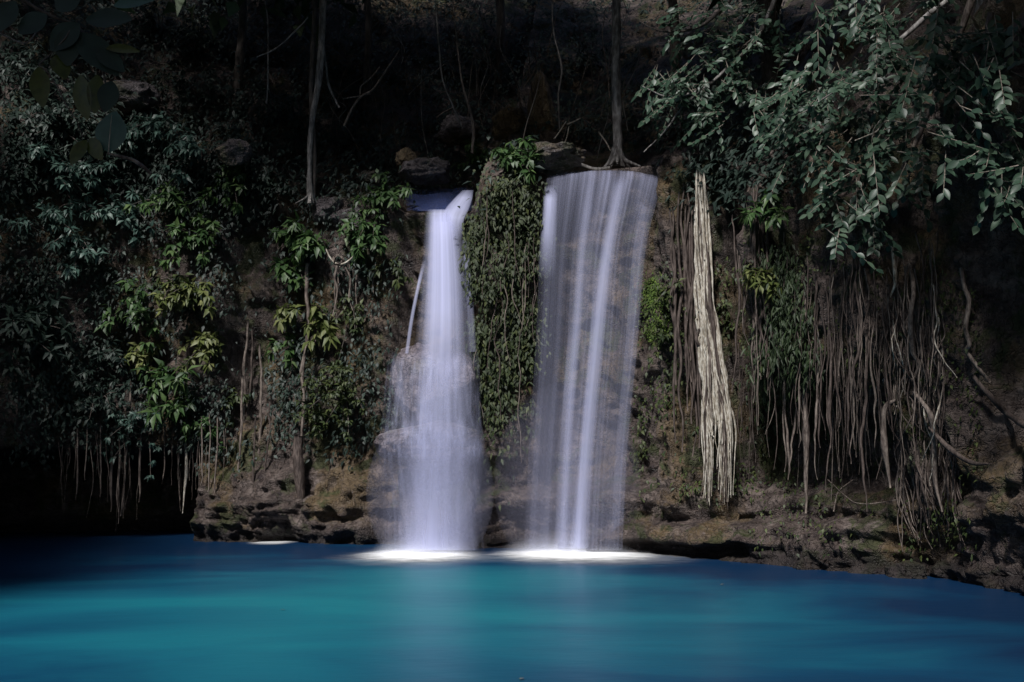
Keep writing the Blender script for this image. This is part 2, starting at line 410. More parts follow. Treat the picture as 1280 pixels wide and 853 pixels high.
# lookup of the visible cliff surface
CELL = 5
zb = {}
fpx, fpy = proj(CX, CY, CZZ); fp = np.stack([CX, CY, CZZ], -1)
gi = (fpx // CELL).astype(int).ravel(); gj = (fpy // CELL).astype(int).ravel(); fy = CY.ravel(); f3 = fp.reshape(-1, 3)
ok = (CY.ravel() > 6) & (gi > -30) & (gi < 290) & (gj > -40) & (gj < 160)
for k in np.nonzero(ok)[0]:
    c = (gi[k], gj[k])
    if c not in zb or fy[k] < fy[zb[c]]: zb[c] = k
def surf(px, py):
    i, j = int(px // CELL), int(py // CELL)
    for r in range(0, 9):
        best = None
        for a in range(-r, r + 1):
            for b in range(-r, r + 1):
                k = zb.get((i + a, j + b))
                if k is not None and (best is None or fy[k] < fy[best]): best = k
        if best is not None: break
    if best is None: return P(px, py, 26.0)
    return P(px, py, fy[best])
def normal_at(px):
    i = int(np.argmin(np.abs(cpx - px) + (by < 8) * 1e4)); return np.array([nx[i], ny[i], 0.0])

# ------------------------------------------------------------------ ground and water
gx = np.concatenate([np.linspace(-400, -40, 12), np.linspace(-36, 36, 73), np.linspace(40, 400, 12)])
gy = np.concatenate([np.linspace(-400, -40, 12), np.linspace(-36, 50, 87), np.linspace(54, 400, 12)])
GX, GY = np.meshgrid(gx, gy)
inpool = (1 - sst(.85, 1.05, np.hypot((GX + 3) / 24, (GY - 20) / 18.0)))
GZ = .75 + .25 * fbm(GX * .2, GY * .2, GX * 0, 3) - 3.2 * inpool
gidx = np.arange(GX.size).reshape(GX.shape)
gq = np.stack([gidx[:-1, :-1], gidx[:-1, 1:], gidx[1:, 1:], gidx[1:, :-1]], -1).reshape(-1, 4)
tag(mesh('ground', np.stack([GX, GY, GZ], -1).reshape(-1, 3), [gq], M['soil']), 'brown forest floor round the pool', 'ground', kind='structure')
wx, wy = np.meshgrid(np.linspace(-24, 14, 39), np.linspace(2, 32, 31)); wi = np.arange(wx.size).reshape(wx.shape)
wq = np.stack([wi[:-1, :-1], wi[:-1, 1:], wi[1:, 1:], wi[1:, :-1]], -1).reshape(-1, 4)
tag(mesh('pool_water', np.stack([wx, wy, wx * 0], -1).reshape(-1, 3), [wq], M['pool']), 'still turquoise and deep blue pool below the two waterfalls', 'water', kind='structure')

# ------------------------------------------------------------------ rocks
def boulder_mesh(mb, c, r, seed, nu=96, nv=64, amp=.25, flat=None):
    th = np.linspace(0, 2 * np.pi, nu, endpoint=False); ph = np.linspace(-np.pi / 2 + .02, np.pi / 2 - .02, nv)
    T, H = np.meshgrid(th, ph)
    d = np.stack([np.cos(H) * np.cos(T), np.cos(H) * np.sin(T), np.sin(H)], -1)
    q = d.copy(); rs = np.random.default_rng(int(seed * 100)); cut = np.full(d.shape[:2], 1.0)
    for _ in range(16):
        nn = nrm(rs.normal(0, 1, 3)); cut = np.minimum(cut, rs.uniform(.62, .98) / np.maximum(d @ nn, .05))
    q = q * cut[..., None] * 1.12
    k = 1 + amp * fbm(d[..., 0] * 1.5 + seed, d[..., 1] * 1.5, d[..., 2] * 1.5, 4) + amp * .5 * ridged(d[..., 0] * 2.4 + seed, d[..., 1] * 2.4, d[..., 2] * 2.4, 4) + amp * .35 * fbm(d[..., 0] * 7 + seed, d[..., 1] * 7, d[..., 2] * 7, 3)
    V = np.asarray(c) + q * k[..., None] * np.asarray(r)
    i = np.arange(nv - 1)[:, None] * nu; j = np.arange(nu)[None, :]; j2 = (j + 1) % nu
    qd = np.stack([i + j, i + j2, i + nu + j2, i + nu + j], -1).reshape(-1, 4)
    mb.add(V.reshape(-1, 3), qd)
def boulder(px, py, Y, wpx, hpx, dep, mat, label, cat='rock', name='boulder', seed=1.0, amp=.25):
    c = P(px, py, Y); m = Y / F
    mb = MB(); boulder_mesh(mb, c, (wpx * m * .5, dep * .5, hpx * m * .5), seed, amp=amp)
    o = mb.build(name, M[mat]); return tag(o, label, cat)
def ys(px, py, d=0.0): return float(surf(px, py)[1]) - d
MY = 25.0
boulder(541, 488, MY, 98, 106, 2.0, 'travertine', 'upper bulge of the pale rock mound under the narrow waterfall', name='travertine_boulder', seed=3.1, amp=.16)
boulder(538, 556, MY - .15, 114, 54, 2.3, 'travertine', 'broad lower lip of the pale rock mound under the narrow waterfall', name='travertine_boulder', seed=6.2, amp=.16)
boulder(545, 632, MY + .35, 100, 120, 1.6, 'rock_grey', 'dark footing rock standing in the pool behind the narrow waterfall', seed=8.4, amp=.18)
boulder(690, 198, 25.2, 72, 32, 1.4, 'rock_grey', 'flat grey slab boulder at the corner of the wide waterfall lip', seed=2.2)
boulder(508, 202, 28.0, 24, 28, .6, 'rock_ochre', 'small pale ochre rock on the slope above the narrow waterfall', 'rock', 'rock', 4.4)
boulder(535, 214, 27.4, 60, 30, .9, 'rock_grey', 'low grey rock beside the small ochre rock above the narrow waterfall', 'rock', 'rock', 7.7)
boulder(677, 145, 29.8, 34, 96, 1.0, 'rock_ochre', 'tall ochre rock pillar on the slope behind the flat slab boulder', 'rock', 'rock', 5.5)
boulder(640, 158, 30, 40, 40, 1.2, 'rock_ochre', 'rounded brown rock next to the tall ochre rock pillar', 'rock', 'rock', 9.1)
boulder(568, 165, 30, 52, 34, 1.0, 'rock_grey', 'brown rock high on the slope behind the bent pale sapling', 'rock', 'rock', 11.3)
boulder(462, 222, 27.6, 30, 20, .5, 'rock_grey', 'small pale rock on the slope between the tall grey trunk and the narrow waterfall', 'rock', 'rock', 12.3)
boulder(410, 262, 27.3, 50, 30, .7, 'rock_grey', 'dull purple grey rock at the foot of the tall grey trunk', 'rock', 'rock', 13.7)
boulder(450, 276, 27.2, 64, 28, .7, 'rock_grey', 'long low grey rock at the cliff top beneath the small pale rock', 'rock', 'rock', 15.1)
boulder(150, 122, 28.2, 84, 50, 1.2, 'rock_grey', 'bare mauve grey rock face showing among the dark upper shrubs', 'rock', 'rock', 17.9)
boulder(290, 190, 27.0, 40, 30, .6, 'rock_grey', 'pale knobbly rock between shrubs near the cliff top', 'rock', 'rock', 19.9)
boulder(852, 606, 23.3, 46, 66, .9, 'rock', 'rounded brown rock near the foot of the wide waterfall', 'rock', 'rock', 21.3)
boulder(1132, 718, 18.7, 40, 36, .9, 'rock', 'dark blocky rock standing in the water by the shelf', 'rock', 'rock', 23.1)

# ------------------------------------------------------------------ waterfalls
def sheet(name, rows, mat, parent, nu=40, nv=90, bulge=.15):
    """rows: (py, px_left, px_right, Y) from lip to foot"""
    r = spline(rows, nv); pts = []; uv = []
    for k in range(nv):
        for j in range(nu):
            u = j / (nu - 1); y = r[k, 3] - bulge * (1 - (2 * u - 1) ** 2)
            pts.append(P(r[k, 1] + (r[k, 2] - r[k, 1]) * u, r[k, 0], y)); uv.append((u, k / (nv - 1)))
    i = np.arange(nu * nv).reshape(nv, nu)
    q = np.stack([i[:-1, :-1], i[:-1, 1:], i[1:, 1:], i[1:, :-1]], -1).reshape(-1, 4)
    return mesh(name, np.array(pts), [q], mat, parent, uv=np.array(uv))
def foam(name, cx, cy, rx, ry, mat, parent, h=.12):
    nr, na = 14, 60; V = []; uv = []
    for a in range(nr):
        f = a / (nr - 1)
        for b in range(na):
            t = 2 * math.pi * b / na
            V.append((cx + rx * f * math.cos(t), cy + ry * f * math.sin(t), .008 + h * (1 - f * f))); uv.append((f, b / na))
    i = np.arange(nr - 1)[:, None] * na; j = np.arange(na)[None, :]; j2 = (j + 1) % na
    q = np.stack([i + j, i + j2, i + na + j2, i + na + j], -1).reshape(-1, 4)
    return mesh(name, np.array(V), [q[:, ::-1]], mat, parent, uv=np.array(uv))
SPRAY = fall_mat('spray_sheet', 1.6, .25, .75, .35, .45, 1.2, ((0, 0), (.35, .10), (.7, .45), (1, .9)), 41.0, 1.2, col=(.88, .90, .99))
def spray(parent, cx, cy, rx):
    for dy, k, h in ((-.9, .75, .22), (-.35, .95, .30), (.3, 1.0, .42), (.9, .85, .60)):
        nu, nv = 40, 12; pts_, uv = [], []
        for b in range(nv):
            for a in range(nu):
                u = a / (nu - 1); v = b / (nv - 1); q = 4 * u * (1 - u)
                pts_.append((cx + rx * k * (2 * u - 1), cy + dy + .25 * (1 - q), .01 + h * (1 - v) * (.25 + .75 * q) + .05 * math.sin(u * 23 + dy * 9) * (1 - v))); uv.append((u, v))
        i = np.arange(nu * nv).reshape(nv, nu)
        mesh('spray_sheet', np.array(pts_), [np.stack([i[:-1, :-1], i[:-1, 1:], i[1:, 1:], i[1:, :-1]], -1).reshape(-1, 4)], SPRAY, parent, uv=np.array(uv))
FO = foam_mat('foam', 1.0); FO2 = foam_mat('foam_thin', .5)
w1 = empty('waterfall', (-2.0, 23.6, 0), 'narrow white waterfall pouring as one column over the pale rock mound', 'waterfall')
YA = 25.35
sheet('main_stream', [(262, 533, 572, 26.2), (272, 531, 574, 25.75), (300, 529, 579, 25.3), (350, 525, 585, 24.9), (440, 516, 592, 24.25), (470, 508, 596, 23.75), (540, 498, 604, 23.4), (600, 490, 602, 23.25), (688, 486, 600, 23.2)],
      fall_mat('stream_core', 9, .30, .70, .62, .32, 1.2, ((0, .55), (.04, 1), (.36, 1), (.50, .50), (.72, .32), (1, .45)), 1.0), w1)
sheet('main_stream', [(266, 536, 568, 26.0), (300, 534, 574, 25.1), (380, 530, 580, 24.4), (470, 522, 584, 23.7), (560, 510, 590, 23.2), (688, 502, 590, 23.05)],
      fall_mat('stream_inner', 7, .25, .7, .5, .40, 1.3, ((0, .6), (.06, 1), (.42, .95), (.56, .48), (.8, .36), (1, .5)), 4.0), w1)
sheet('rock_veil', [(438, 486, 598, 24.15), (470, 482, 600, 23.75), (525, 477, 602, 23.65), (552, 473, 606, 23.55), (585, 474, 604, 23.6), (620, 478, 602, 23.6), (688, 478, 606, 23.5)],
      fall_mat('stream_veil', 22, .42, .66, .50, .05, .45, ((0, 0), (.08, .6), (.45, 1), (.58, 1), (.64, .45), (1, .5)), 2.0, 5.0), w1, bulge=.25)
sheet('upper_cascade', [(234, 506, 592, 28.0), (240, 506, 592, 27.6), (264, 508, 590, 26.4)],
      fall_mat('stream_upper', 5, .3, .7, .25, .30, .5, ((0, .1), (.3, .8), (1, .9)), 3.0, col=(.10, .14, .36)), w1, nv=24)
sheet('lip_stream', [(238, 578, 592, 26.3), (250, 566, 590, 26.1), (262, 556, 586, 25.9), (276, 552, 580, 25.6), (300, 553, 578, 25.1)],
      fall_mat('stream_lip', 4, .25, .7, .5, .5, .5, ((0, .4), (.2, 1), (.7, 1), (1, 0)), 5.0), w1, nv=40, bulge=.05)
sheet('side_strand', [(325, 528, 534, 25.2), (360, 520, 525, 24.95), (400, 512, 517, 24.7), (442, 506, 511, 24.4)],
      fall_mat('stream_strand', 2, .2, .6, .4, .25, .8, ((0, 0), (.25, 1), (1, .8)), 6.0), w1, nu=8, bulge=.02)
sheet('side_strand', [(300, 577, 584, 25.2), (350, 581, 590, 24.95), (440, 585, 596, 24.4)],
      fall_mat('stream_strand_thin', 3, .3, .7, .4, .15, .8, ((0, .3), (.3, 1), (1, .5)), 7.0), w1, nu=8, bulge=.02)
foam('foam', -2.10, 22.9, 1.60, 2.1, FO, w1, .05)
spray(w1, -2.05, 23.1, 1.45)
w2 = empty('waterfall', (1.4, 23.6, 0), 'wide sheer waterfall falling as a lavender curtain from the ledge', 'waterfall')
c2 = [(217, 684, 830, 25.6), (219, 684, 829, 25.1), (228, 683, 827, 24.75), (260, 680, 819, 24.5), (320, 675, 806, 24.35), (440, 669, 796, 24.05), (560, 661, 784, 23.8), (688, 655, 778, 23.6)]
c2 = [(a - 0 if k else a, b, c, d) for k, (a, b, c, d) in enumerate(c2)]
def tilt_sheet(name, rows, mat, parent, nu=70, nv=120, bulge=.1, tilt=9):
    r = spline(rows, nv); pts = []; uv = []
    for k in range(nv):
        for j in range(nu):
            u = j / (nu - 1); y = r[k, 3] - bulge * (1 - (2 * u - 1) ** 2) - 1.0 * u
            fall = max(0, 1 - k / (nv * .25))
            pts.append(P(r[k, 1] + (r[k, 2] - r[k, 1]) * u, r[k, 0] - tilt * u * fall, y)); uv.append((u, k / (nv - 1)))
    i = np.arange(nu * nv).reshape(nv, nu)
    q = np.stack([i[:-1, :-1], i[:-1, 1:], i[1:, 1:], i[1:, :-1]], -1).reshape(-1, 4)
    return mesh(name, np.array(pts), [q], mat, parent, uv=np.array(uv))
tilt_sheet('curtain', c2, fall_mat('curtain_main', 38, .34, .76, .52, .05, .16, ((0, 1), (.08, .98), (.26, .60), (.55, .34), (1, .32)), 11.0, .35), w2)
tilt_sheet('curtain', [(a, b + 3, c - 3, d + .12) for a, b, c, d in c2],
           fall_mat('curtain_back', 12, .38, .70, .34, .03, .3, ((0, .9), (.2, .7), (.6, .38), (1, .32)), 15.0, .3), w2)
def strand(rows, mat): sheet('water_strand', rows, mat, w2, nu=14, bulge=.06)
S1 = fall_mat('strand_bright', 3, .2, .75, .35, .40, 1.3, ((0, 0), (.12, .55), (.4, .95), (1, .95)), 21.0, .4)
S2m = fall_mat('strand_soft', 3, .2, .75, .30, .14, 1.3, ((0, 0), (.15, .5), (.4, .8), (1, .8)), 25.0, .4)
strand([(216, 765, 790, 24.8), (250, 760, 780, 24.3), (338, 745, 766, 23.9), (461, 732, 753, 23.55), (579, 721, 742, 23.4), (686, 711, 736, 23.3)], S1)
strand([(218, 728, 750, 25.0), (285, 721, 742, 24.4), (391, 713, 733, 24.1), (475, 704, 725, 23.85), (600, 698, 718, 23.6), (686, 692, 716, 23.45)], S2m)
strand([(217, 800, 822, 25.0), (300, 790, 812, 24.4), (400, 782, 802, 24.1), (560, 768, 788, 23.8), (686, 760, 780, 23.5)],
       fall_mat('strand_edge', 4, .3, .75, .22, .06, 1.0, ((0, .3), (.3, .8), (1, .6)), 28.0, .4))
strand([(232, 680, 698, 24.9), (262, 678, 697, 24.6), (300, 675, 696, 24.4), (350, 671, 696, 24.25)],
       fall_mat('strand_short', 3, .2, .7, .5, .40, .9, ((0, .1), (.2, 1), (.6, .8), (1, 0)), 31.0, .4))
foam('foam', 1.45, 23.0, 2.15, 2.1, FO, w2, .05)
spray(w2, 1.4, 23.3, 1.95)
FO3 = foam_mat('foam_drift', .16)
foam('foam', -2.1, 22.6, 2.2, 2.6, FO3, w1, .004)
foam('foam', 1.7, 22.7, 3.0, 2.6, FO3, w2, .006)
foam('foam', -6.3, 27.0, .75, 1.2, FO2, w2, .01).parent = None
o = [q for q in bpy.data.objects if q.name.startswith('foam') and q.parent is None][0]; o.name = 'foam_streak'; tag(o, 'thin pale foam streak drifting on the water under the rounded rocks', 'foam')
o.location = w2.location
def mist(c, r, dens, label, tint=(.72, .74, .98, 1)):
    mb = MB(); nu, nv = 32, 18
    th = np.linspace(0, 2 * np.pi, nu, endpoint=False); ph = np.linspace(-np.pi / 2 + .01, np.pi / 2 - .01, nv); T, H = np.meshgrid(th, ph)
    d = np.stack([np.cos(H) * np.cos(T), np.cos(H) * np.sin(T), np.sin(H)], -1)
    i = np.arange(nv - 1)[:, None] * nu; j = np.arange(nu)[None, :]; j2 = (j + 1) % nu
    mb.add((np.asarray(c) + d * np.asarray(r)).reshape(-1, 3), np.stack([i + j, i + j2, i + nu + j2, i + nu + j], -1).reshape(-1, 4))
    tag(mb.build('spray_mist', mist_mat(dens, tint)), label, 'mist', kind='stuff')
mist((-1.9, 23.6, 1.4), (1.5, .9, 1.9), .18, 'soft pale spray hanging round the foot of the narrow waterfall')
mist((1.3, 23.9, 1.6), (1.75, .9, 2.4), .12, 'soft lavender spray hanging round the foot of the wide waterfall')

# ------------------------------------------------------------------ plants
UP = np.array([0, 0, 1.0])
def whorl(mb, p, d0, n, L, W, droop, fine=False):
    d0 = nrm(d0); a = nrm(np.cross(d0, [0.2, 0.3, 1.0])); b = np.cross(d0, a)
    ph = np.linspace(0, 2 * np.pi, n, endpoint=False) + rng.random() * 6.28 + rng.normal(0, .25, n)
    rad = np.cos(ph)[:, None] * a + np.sin(ph)[:, None] * b
    dirs = rad * rng.uniform(.5, 1.1, n)[:, None] + d0 * rng.uniform(.2, .8, n)[:, None] - UP * (droop * rng.uniform(.5, 1.3, n))[:, None]
    ups = UP * .9 + d0 * .5 + rng.normal(0, .3, (n, 3))
    leaves(mb, p + rad * L * .06, dirs, ups, L * rng.uniform(.65, 1.15, n), W * rng.uniform(.75, 1.15, n), fold=.3, curl=.2, fine=fine)
def shrub(name, px, py, Rm, ns, nodes, nl, L, asp, mat, label, cat='shrub', droop=.6, out=1.0, rise=.35, group=None, lat=1.0, smat='bark_dark', off=.1):
    p = surf(px, py); n = normal_at(px); side = np.array([-n[1], n[0], 0]); p = p + n * off
    L = L * 1.25; Rm = Rm * 1.12; droop = droop * 1.1
    e = empty(name, p, label, cat, group); fm, sm = MB(), MB()
    for k in range(ns):
        ang = rng.uniform(-1, 1) * lat; ris = rise + rng.normal(0, .55)
        d = nrm(n * out * rng.uniform(.4, 1) + side * ang + UP * ris); ln = Rm * rng.uniform(.45, 1.1)
        mid = p + d * ln * .55 + UP * .06 * ln; end = p + d * ln + n * .1 * ln - UP * ln * rng.uniform(.15, .55) * droop
        path = spline([p + rng.normal(0, .05, 3), mid, end], 9); tube(sm, path, [.022, .006], 4)
        for q in range(nodes):
            f = 1 - q / (nodes + .6); i = f * 8; i0 = min(int(i), 7); pt = path[i0] + (path[i0 + 1] - path[i0]) * (i - i0)
            if q: pt = pt + rng.normal(0, .10 * Rm, 3)
            whorl(fm, pt, d * .6 + n * .4, nl, L, L * asp, droop)
    sm.build('stem', M[smat], e); fm.build('foliage', M[mat], e); return e
sh = [  # px, py, R, stems, nodes, leaves, L, aspect, mat, label, droop
 (62, 225, 1.3, 12, 4, 6, .22, .40, 'leaf_pale', 'blue-green shrub with tiered drooping leaves, below the mauve rock face', .7),
 (122, 232, .9, 9, 4, 7, .21, .42, 'leaf_pale', 'brightest pale-leaved shrub under the big hanging branch leaves', .7),
 (55, 290, 1.2, 10, 4, 6, .21, .40, 'leaf_pale', 'wide blue-green shrub in tiers, just above the dark cave wall', .7),
 (150, 275, 1.0, 10, 4, 7, .21, .42, 'leaf_pale', 'pale shrub with star-like leaf clusters below the brightest one', .7),
 (95, 315, 1.0, 9, 3, 6, .22, .40, 'leaf_pale', 'pale shrub with loose lower tips hanging over the darkness', .8),
 (90, 345, .5, 3, 2, 5, .24, .42, 'leaf_pale', 'single small pale sprig hanging alone below the tiered shrubs', .8),
 (20, 430, 1.3, 10, 3, 7, .34, .34, 'leaf_dark', 'dark blue large-leaved shrub at the edge of the cave wall', .5),
 (38, 400, .8, 6, 3, 7, .34, .34, 'leaf_dark', 'dark long-leaved plant crowning the large-leaved blue shrub', .5),
 (190, 172, 1.0, 10, 4, 6, .25, .45, 'leaf_pale', 'broad-leaved shrub beside the mauve rock face', .6),
 (240, 200, 1.1, 11, 4, 6, .24, .42, 'leaf_pale', 'grey-green shrub right below the fine-leaved dark bush', .7),
 (255, 125, 1.3, 16, 5, 8, .15, .40, 'leaf_dark', 'fine-leaved dark bush on the upper slope', .4),
 (250, 60, 1.4, 16, 5, 8, .16, .40, 'leaf_dark', 'fine-leaved dark bush highest on the slope', .4),
 (200, 40, 1.2, 10, 4, 7, .18, .38, 'leaf_dark', 'dim feathery bush above the mauve rock face', .4),
 (70, 165, 1.4, 12, 4, 7, .20, .40, 'leaf_dark', 'dim bush behind the big hanging branch leaves', .6),
 (30, 110, 1.4, 11, 4, 7, .20, .40, 'leaf_dark', 'dim bush high above the tiered shrubs', .6),
 (290, 235, 1.0, 10, 4, 6, .23, .42, 'leaf_green', 'green shrub under the pale knobbly rock', .7),
 (215, 262, .9, 8, 4, 6, .24, .42, 'leaf_green', 'shrub with mixed pale and brown leaves beside the star-like pale shrub', .8),
 (250, 310, 1.0, 10, 4, 6, .25, .46, 'leaf_green', 'green drooping shrub halfway up the cliff above the yellow-leaved one', .8),
 (250, 368, .9, 10, 4, 6, .24, .50, 'leaf_yellow', 'yellow-leaved shrub lit by the sun halfway up the cliff', .9),
 (222, 358, .8, 7, 3, 5, .23, .46, 'leaf_ivy', 'brownish shrub touching the yellow-leaved one', .9),
 (165, 385, 1.0, 7, 3, 5, .26, .42, 'leaf_green', 'sparse green shrub with long hanging leaves above the cave', .9),
 (185, 448, .6, 7, 3, 6, .22, .50, 'leaf_yellow', 'small cluster of pale yellow leaves on the dark lower cliff', .8),
 (190, 408, .7, 6, 3, 5, .24, .44, 'leaf_green', 'green plant directly above the small pale yellow cluster', .8),
 (270, 442, .8, 8, 3, 6, .22, .46, 'leaf_yellow', 'yellow-green shrub at the edge of the bare rock recess', .8),
 (225, 478, .8, 6, 3, 6, .36, .32, 'leaf_green', 'bright green plant with long arching leaves low on the cliff', .5),
 (235, 515, .9, 6, 3, 6, .36, .32, 'leaf_green', 'second long-leaved green plant, just below the first arching one', .5),
 (255, 540, .8, 9, 4, 7, .16, .45, 'leaf_green', 'low bushy plant hanging over the rock roots beside the cave', .7),
 (185, 540, 1.1, 14, 4, 7, .15, .42, 'leaf_pale', 'small-leaved bush hanging over the cave mouth', .7),
 (120, 510, 1.1, 12, 4, 6, .17, .42, 'leaf_dark', 'dim small-leaved bush over the dark side of the cave', .7),
 (130, 450, 1.0, 9, 3, 6, .20, .42, 'leaf_dark', 'dim shrub on the dark wall above the cave', .8),
 (300, 505, .8, 9, 3, 6, .17, .45, 'leaf_ivy', 'thin shrub among the long roots on the bare rock', .8),
 (370, 300, .8, 8, 3, 7, .30, .46, 'leaf_green', 'large-leaved green plant at the foot of the tall grey trunk', .8),
 (395, 318, .8, 9, 3, 7, .30, .46, 'leaf_green', 'bright large-leaved plant beside the knotted root', .8),
 (368, 342, .5, 6, 2, 7, .30, .48, 'leaf_green', 'bright green rosette hanging below the large-leaved plants', .9),
 (362, 402, .6, 6, 2, 6, .27, .48, 'leaf_yellow', 'pale large-leaved sprig beside the long mossy vine', .9),
 (405, 405, .6, 6, 2, 7, .30, .44, 'leaf_yellow', 'pale star-shaped sprig hanging on the other side of the mossy vine', .9),
 (360, 430, .5, 5, 2, 6, .24, .48, 'leaf_green', 'small green sprig low on the mossy vine', .9),
 (432, 500, 1.1, 22, 5, 8, .13, .50, 'leaf_ivy', 'dense rounded bush of tiny leaves above the waterline rocks', .6),
 (400, 530, .7, 10, 4, 7, .14, .48, 'leaf_ivy', 'small dark bush under the dense rounded one', .6),
 (468, 295, .9, 10, 4, 6, .22, .46, 'leaf_green', 'green shrub with drooping tips beside the narrow waterfall top', .8),
 (490, 250, .8, 10, 4, 6, .22, .44, 'leaf_green', 'dark green shrub overhanging the narrow waterfall lip', .8),
 (450, 312, .6, 6, 3, 6, .24, .46, 'leaf_green', 'light green sprig by the knotted root', .8),
 (500, 345, .7, 7, 3, 5, .2, .46, 'leaf_ivy', 'brownish shrub on the wall close to the narrow waterfall', .9),
 (440, 400, .8, 8, 4, 5, .15, .5, 'leaf_ivy', 'sparse small-leaved plant on the dark wall near the narrow waterfall', .9),
 (600, 205, .7, 10, 3, 7, .24, .40, 'leaf_green', 'leafy tuft leaning over the narrow waterfall from the pillar top', .7),
 (648, 212, .8, 12, 3, 7, .25, .42, 'leaf_green', 'broad green leaves crowning the pillar between the falls', .7),
 (842, 430, .5, 5, 3, 6, .13, .60, 'leaf_ivy', 'small round-leaved plant under the bright moss patch', .9),
 (846, 360, .4, 5, 2, 6, .15, .50, 'leaf_ivy', 'small tuft beside the bright moss patch', .8),
 (965, 355, .6, 6, 3, 5, .24, .40, 'leaf_yellow', 'yellow-green plant at the tip of the hanging fern mat', .8),
 (970, 270, .5, 6, 3, 6, .26, .34, 'leaf_green', 'fern-like tuft in the shade above the hanging fern mat', .8),
 (900, 530, .4, 4, 2, 5, .14, .5, 'leaf_ivy', 'tiny tuft growing beside the pale root column', .8),
 (740, 85, 1.4, 12, 4, 6, .16, .4, 'leaf_dark', 'dim twiggy bush behind the trunk at the wide waterfall', .5),
 (610, 85, 1.4, 12, 4, 6, .18, .4, 'leaf_dark', 'dim drooping bush behind the bent pale sapling', .8),
 (350, 150, 1.3, 9, 4, 6, .2, .4, 'leaf_dark', 'dim bush beside the tall grey trunk', .6),
 (725, 180, .7, 9, 3, 6, .14, .4, 'leaf_dark', 'low dim plant on the slope between slab boulder and trunk', .6),
]
for a in sh:
    shrub('shrub', *a[:10], droop=a[10])

def cover(name, pts, mat, label, L, asp, nl=3, cat='creeper', kind=None, hang=1.0, spread=.22, asthing=True, off=(.02, .28)):
    """leaf cover lying on the rock: pts are photo positions"""
    b, d, u = [], [], []
    for px, py in pts:
        p = surf(px, py); n = normal_at(px); s = np.array([-n[1], n[0], 0])
        for k in range(nl):
            q = p + n * rng.uniform(*off) + s * rng.normal(0, spread) + UP * rng.normal(0, spread)
            b.append(q); d.append(n * rng.uniform(.15, .8) + s * rng.normal(0, .55) - UP * hang * rng.uniform(.3, 1.2)); u.append(n * .7 + UP * .8 + rng.normal(0, .25, 3))
    mb = MB(); n = len(b)
    leaves(mb, np.array(b), np.array(d), np.array(u), L * rng.uniform(.4, 1.4, n), L * asp * rng.uniform(.6, 1.25, n))
    o = mb.build(name, M[mat]); return tag(o, label, cat, kind=kind)
def scatter(x0, x1, y0, y1, n, fn):
    out = []
    while len(out) < n:
        x, y = rng.uniform(x0, x1), rng.uniform(y0, y1)
        if rng.random() < fn(x, y): out.append((x, y))
    return out
def nz2(x, y, s, seed=0.0): return float(fbm(np.array([x * s + seed]), np.array([y * s]), np.array([seed]), 3)[0]) * .5 + .5
# pillar between the falls
PV = []
def fp_(x, y):
    w = (12 * (nz2(x * 0 + 3 * (x > 630), y, .05, 7) - .5) + 1) + 42 if y < 440 else 38 * (1 - (y - 440) / 260); c = 630 if y < 400 else 630 + (y - 400) * .02
    if abs(x - c) > w: return 0
    return (1.0 if y < 440 else max(.10, 1 - (y - 440) / 120)) * (1 if nz2(x, y, .045, 4) > .50 else .07)
cover('pillar_creeper', scatter(575, 695, 198, 620, 1900, fp_), 'leaf_pillar', 'dense leafy creeper hanging down the pillar between the two waterfalls', .17, .42, 3, hang=1.3, spread=.17, off=(-.02, .38))
for k in range(16):
    PV.append((rng.uniform(598, 668), rng.uniform(230, 470)))
# curtain of small plants over the western cliff
def fl_(x, y):
    if 288 < x < 345 and 270 < y < 560: return .04
    if y > 572 - (8 if x < 240 else 0) + 22 * math.sin(x * .05): return 0
    if x > 470 and y > 330: return .25
    return 1.0 if nz2(x, y, .022, 9) > .47 else .06
cover('cliff_creeper', scatter(0, 500, 170, 575, 3300, fl_), 'leaf_dark', 'small-leaved creeper spread over the whole shaded cliff beside the cave', .17, .46, 3, kind='stuff', spread=.25, off=(.0, .45))
cover('slope_undergrowth', scatter(0, 1000, -40, 240, 8000, lambda x, y: 0 if 670 < x < 860 and y > 186 else 1.0 if nz2(x, y, .02, 19) > .38 + (.10 if 480 < x < 700 and y > 110 else 0) else .2), 'leaf_dark', 'dim undergrowth covering the forest slope above the waterfalls', .25, .38, 4, cat='undergrowth', kind='stuff', spread=.35, hang=.6)
cover('wall_creeper', scatter(800, 960, 330, 620, 420, lambda x, y: 1.0 if nz2(x, y, .03, 29) > .55 else .1), 'leaf_ivy', 'sparse small-leaved creeper on the wall round the pale root column', .13, .5, 3, kind='stuff', spread=.12)
def fm_(x, y):
    c = 985 + (y - 400) * .10; w = 26 + max(0, (y - 380)) * .22
    return 1.0 if abs(x - c) < w and nz2(x, y, .04, 33) > .36 else .0
cover('fern_mat', scatter(940, 1060, 315, 535, 900, fm_), 'leaf_fern', 'dark green fern mat hanging from the overhang', .22, .22, 3, cat='fern', hang=1.6, spread=.14)
cover('wall_creeper', scatter(940, 1230, 290, 690, 700, lambda x, y: 1.0 if nz2(x, y, .03, 59) > .54 else .08), 'leaf_ivy', 'thin dark creeper and moss on the eastern wall among the roots', .10, .5, 3, kind='stuff', spread=.12, off=(0, .12))
# bright moss
cover('moss_patch', scatter(804, 840, 338, 432, 200, lambda x, y: 1 if ((x - 821) / 14) ** 2 + ((y - 385) / 46) ** 2 < 1 and nz2(x, y, .07, 3) > .50 else 0), 'moss', 'bright green moss patch on the rock beside the wide waterfall', .055, .7, 14, cat='moss', spread=.10, hang=.8, off=(-.03, .04))

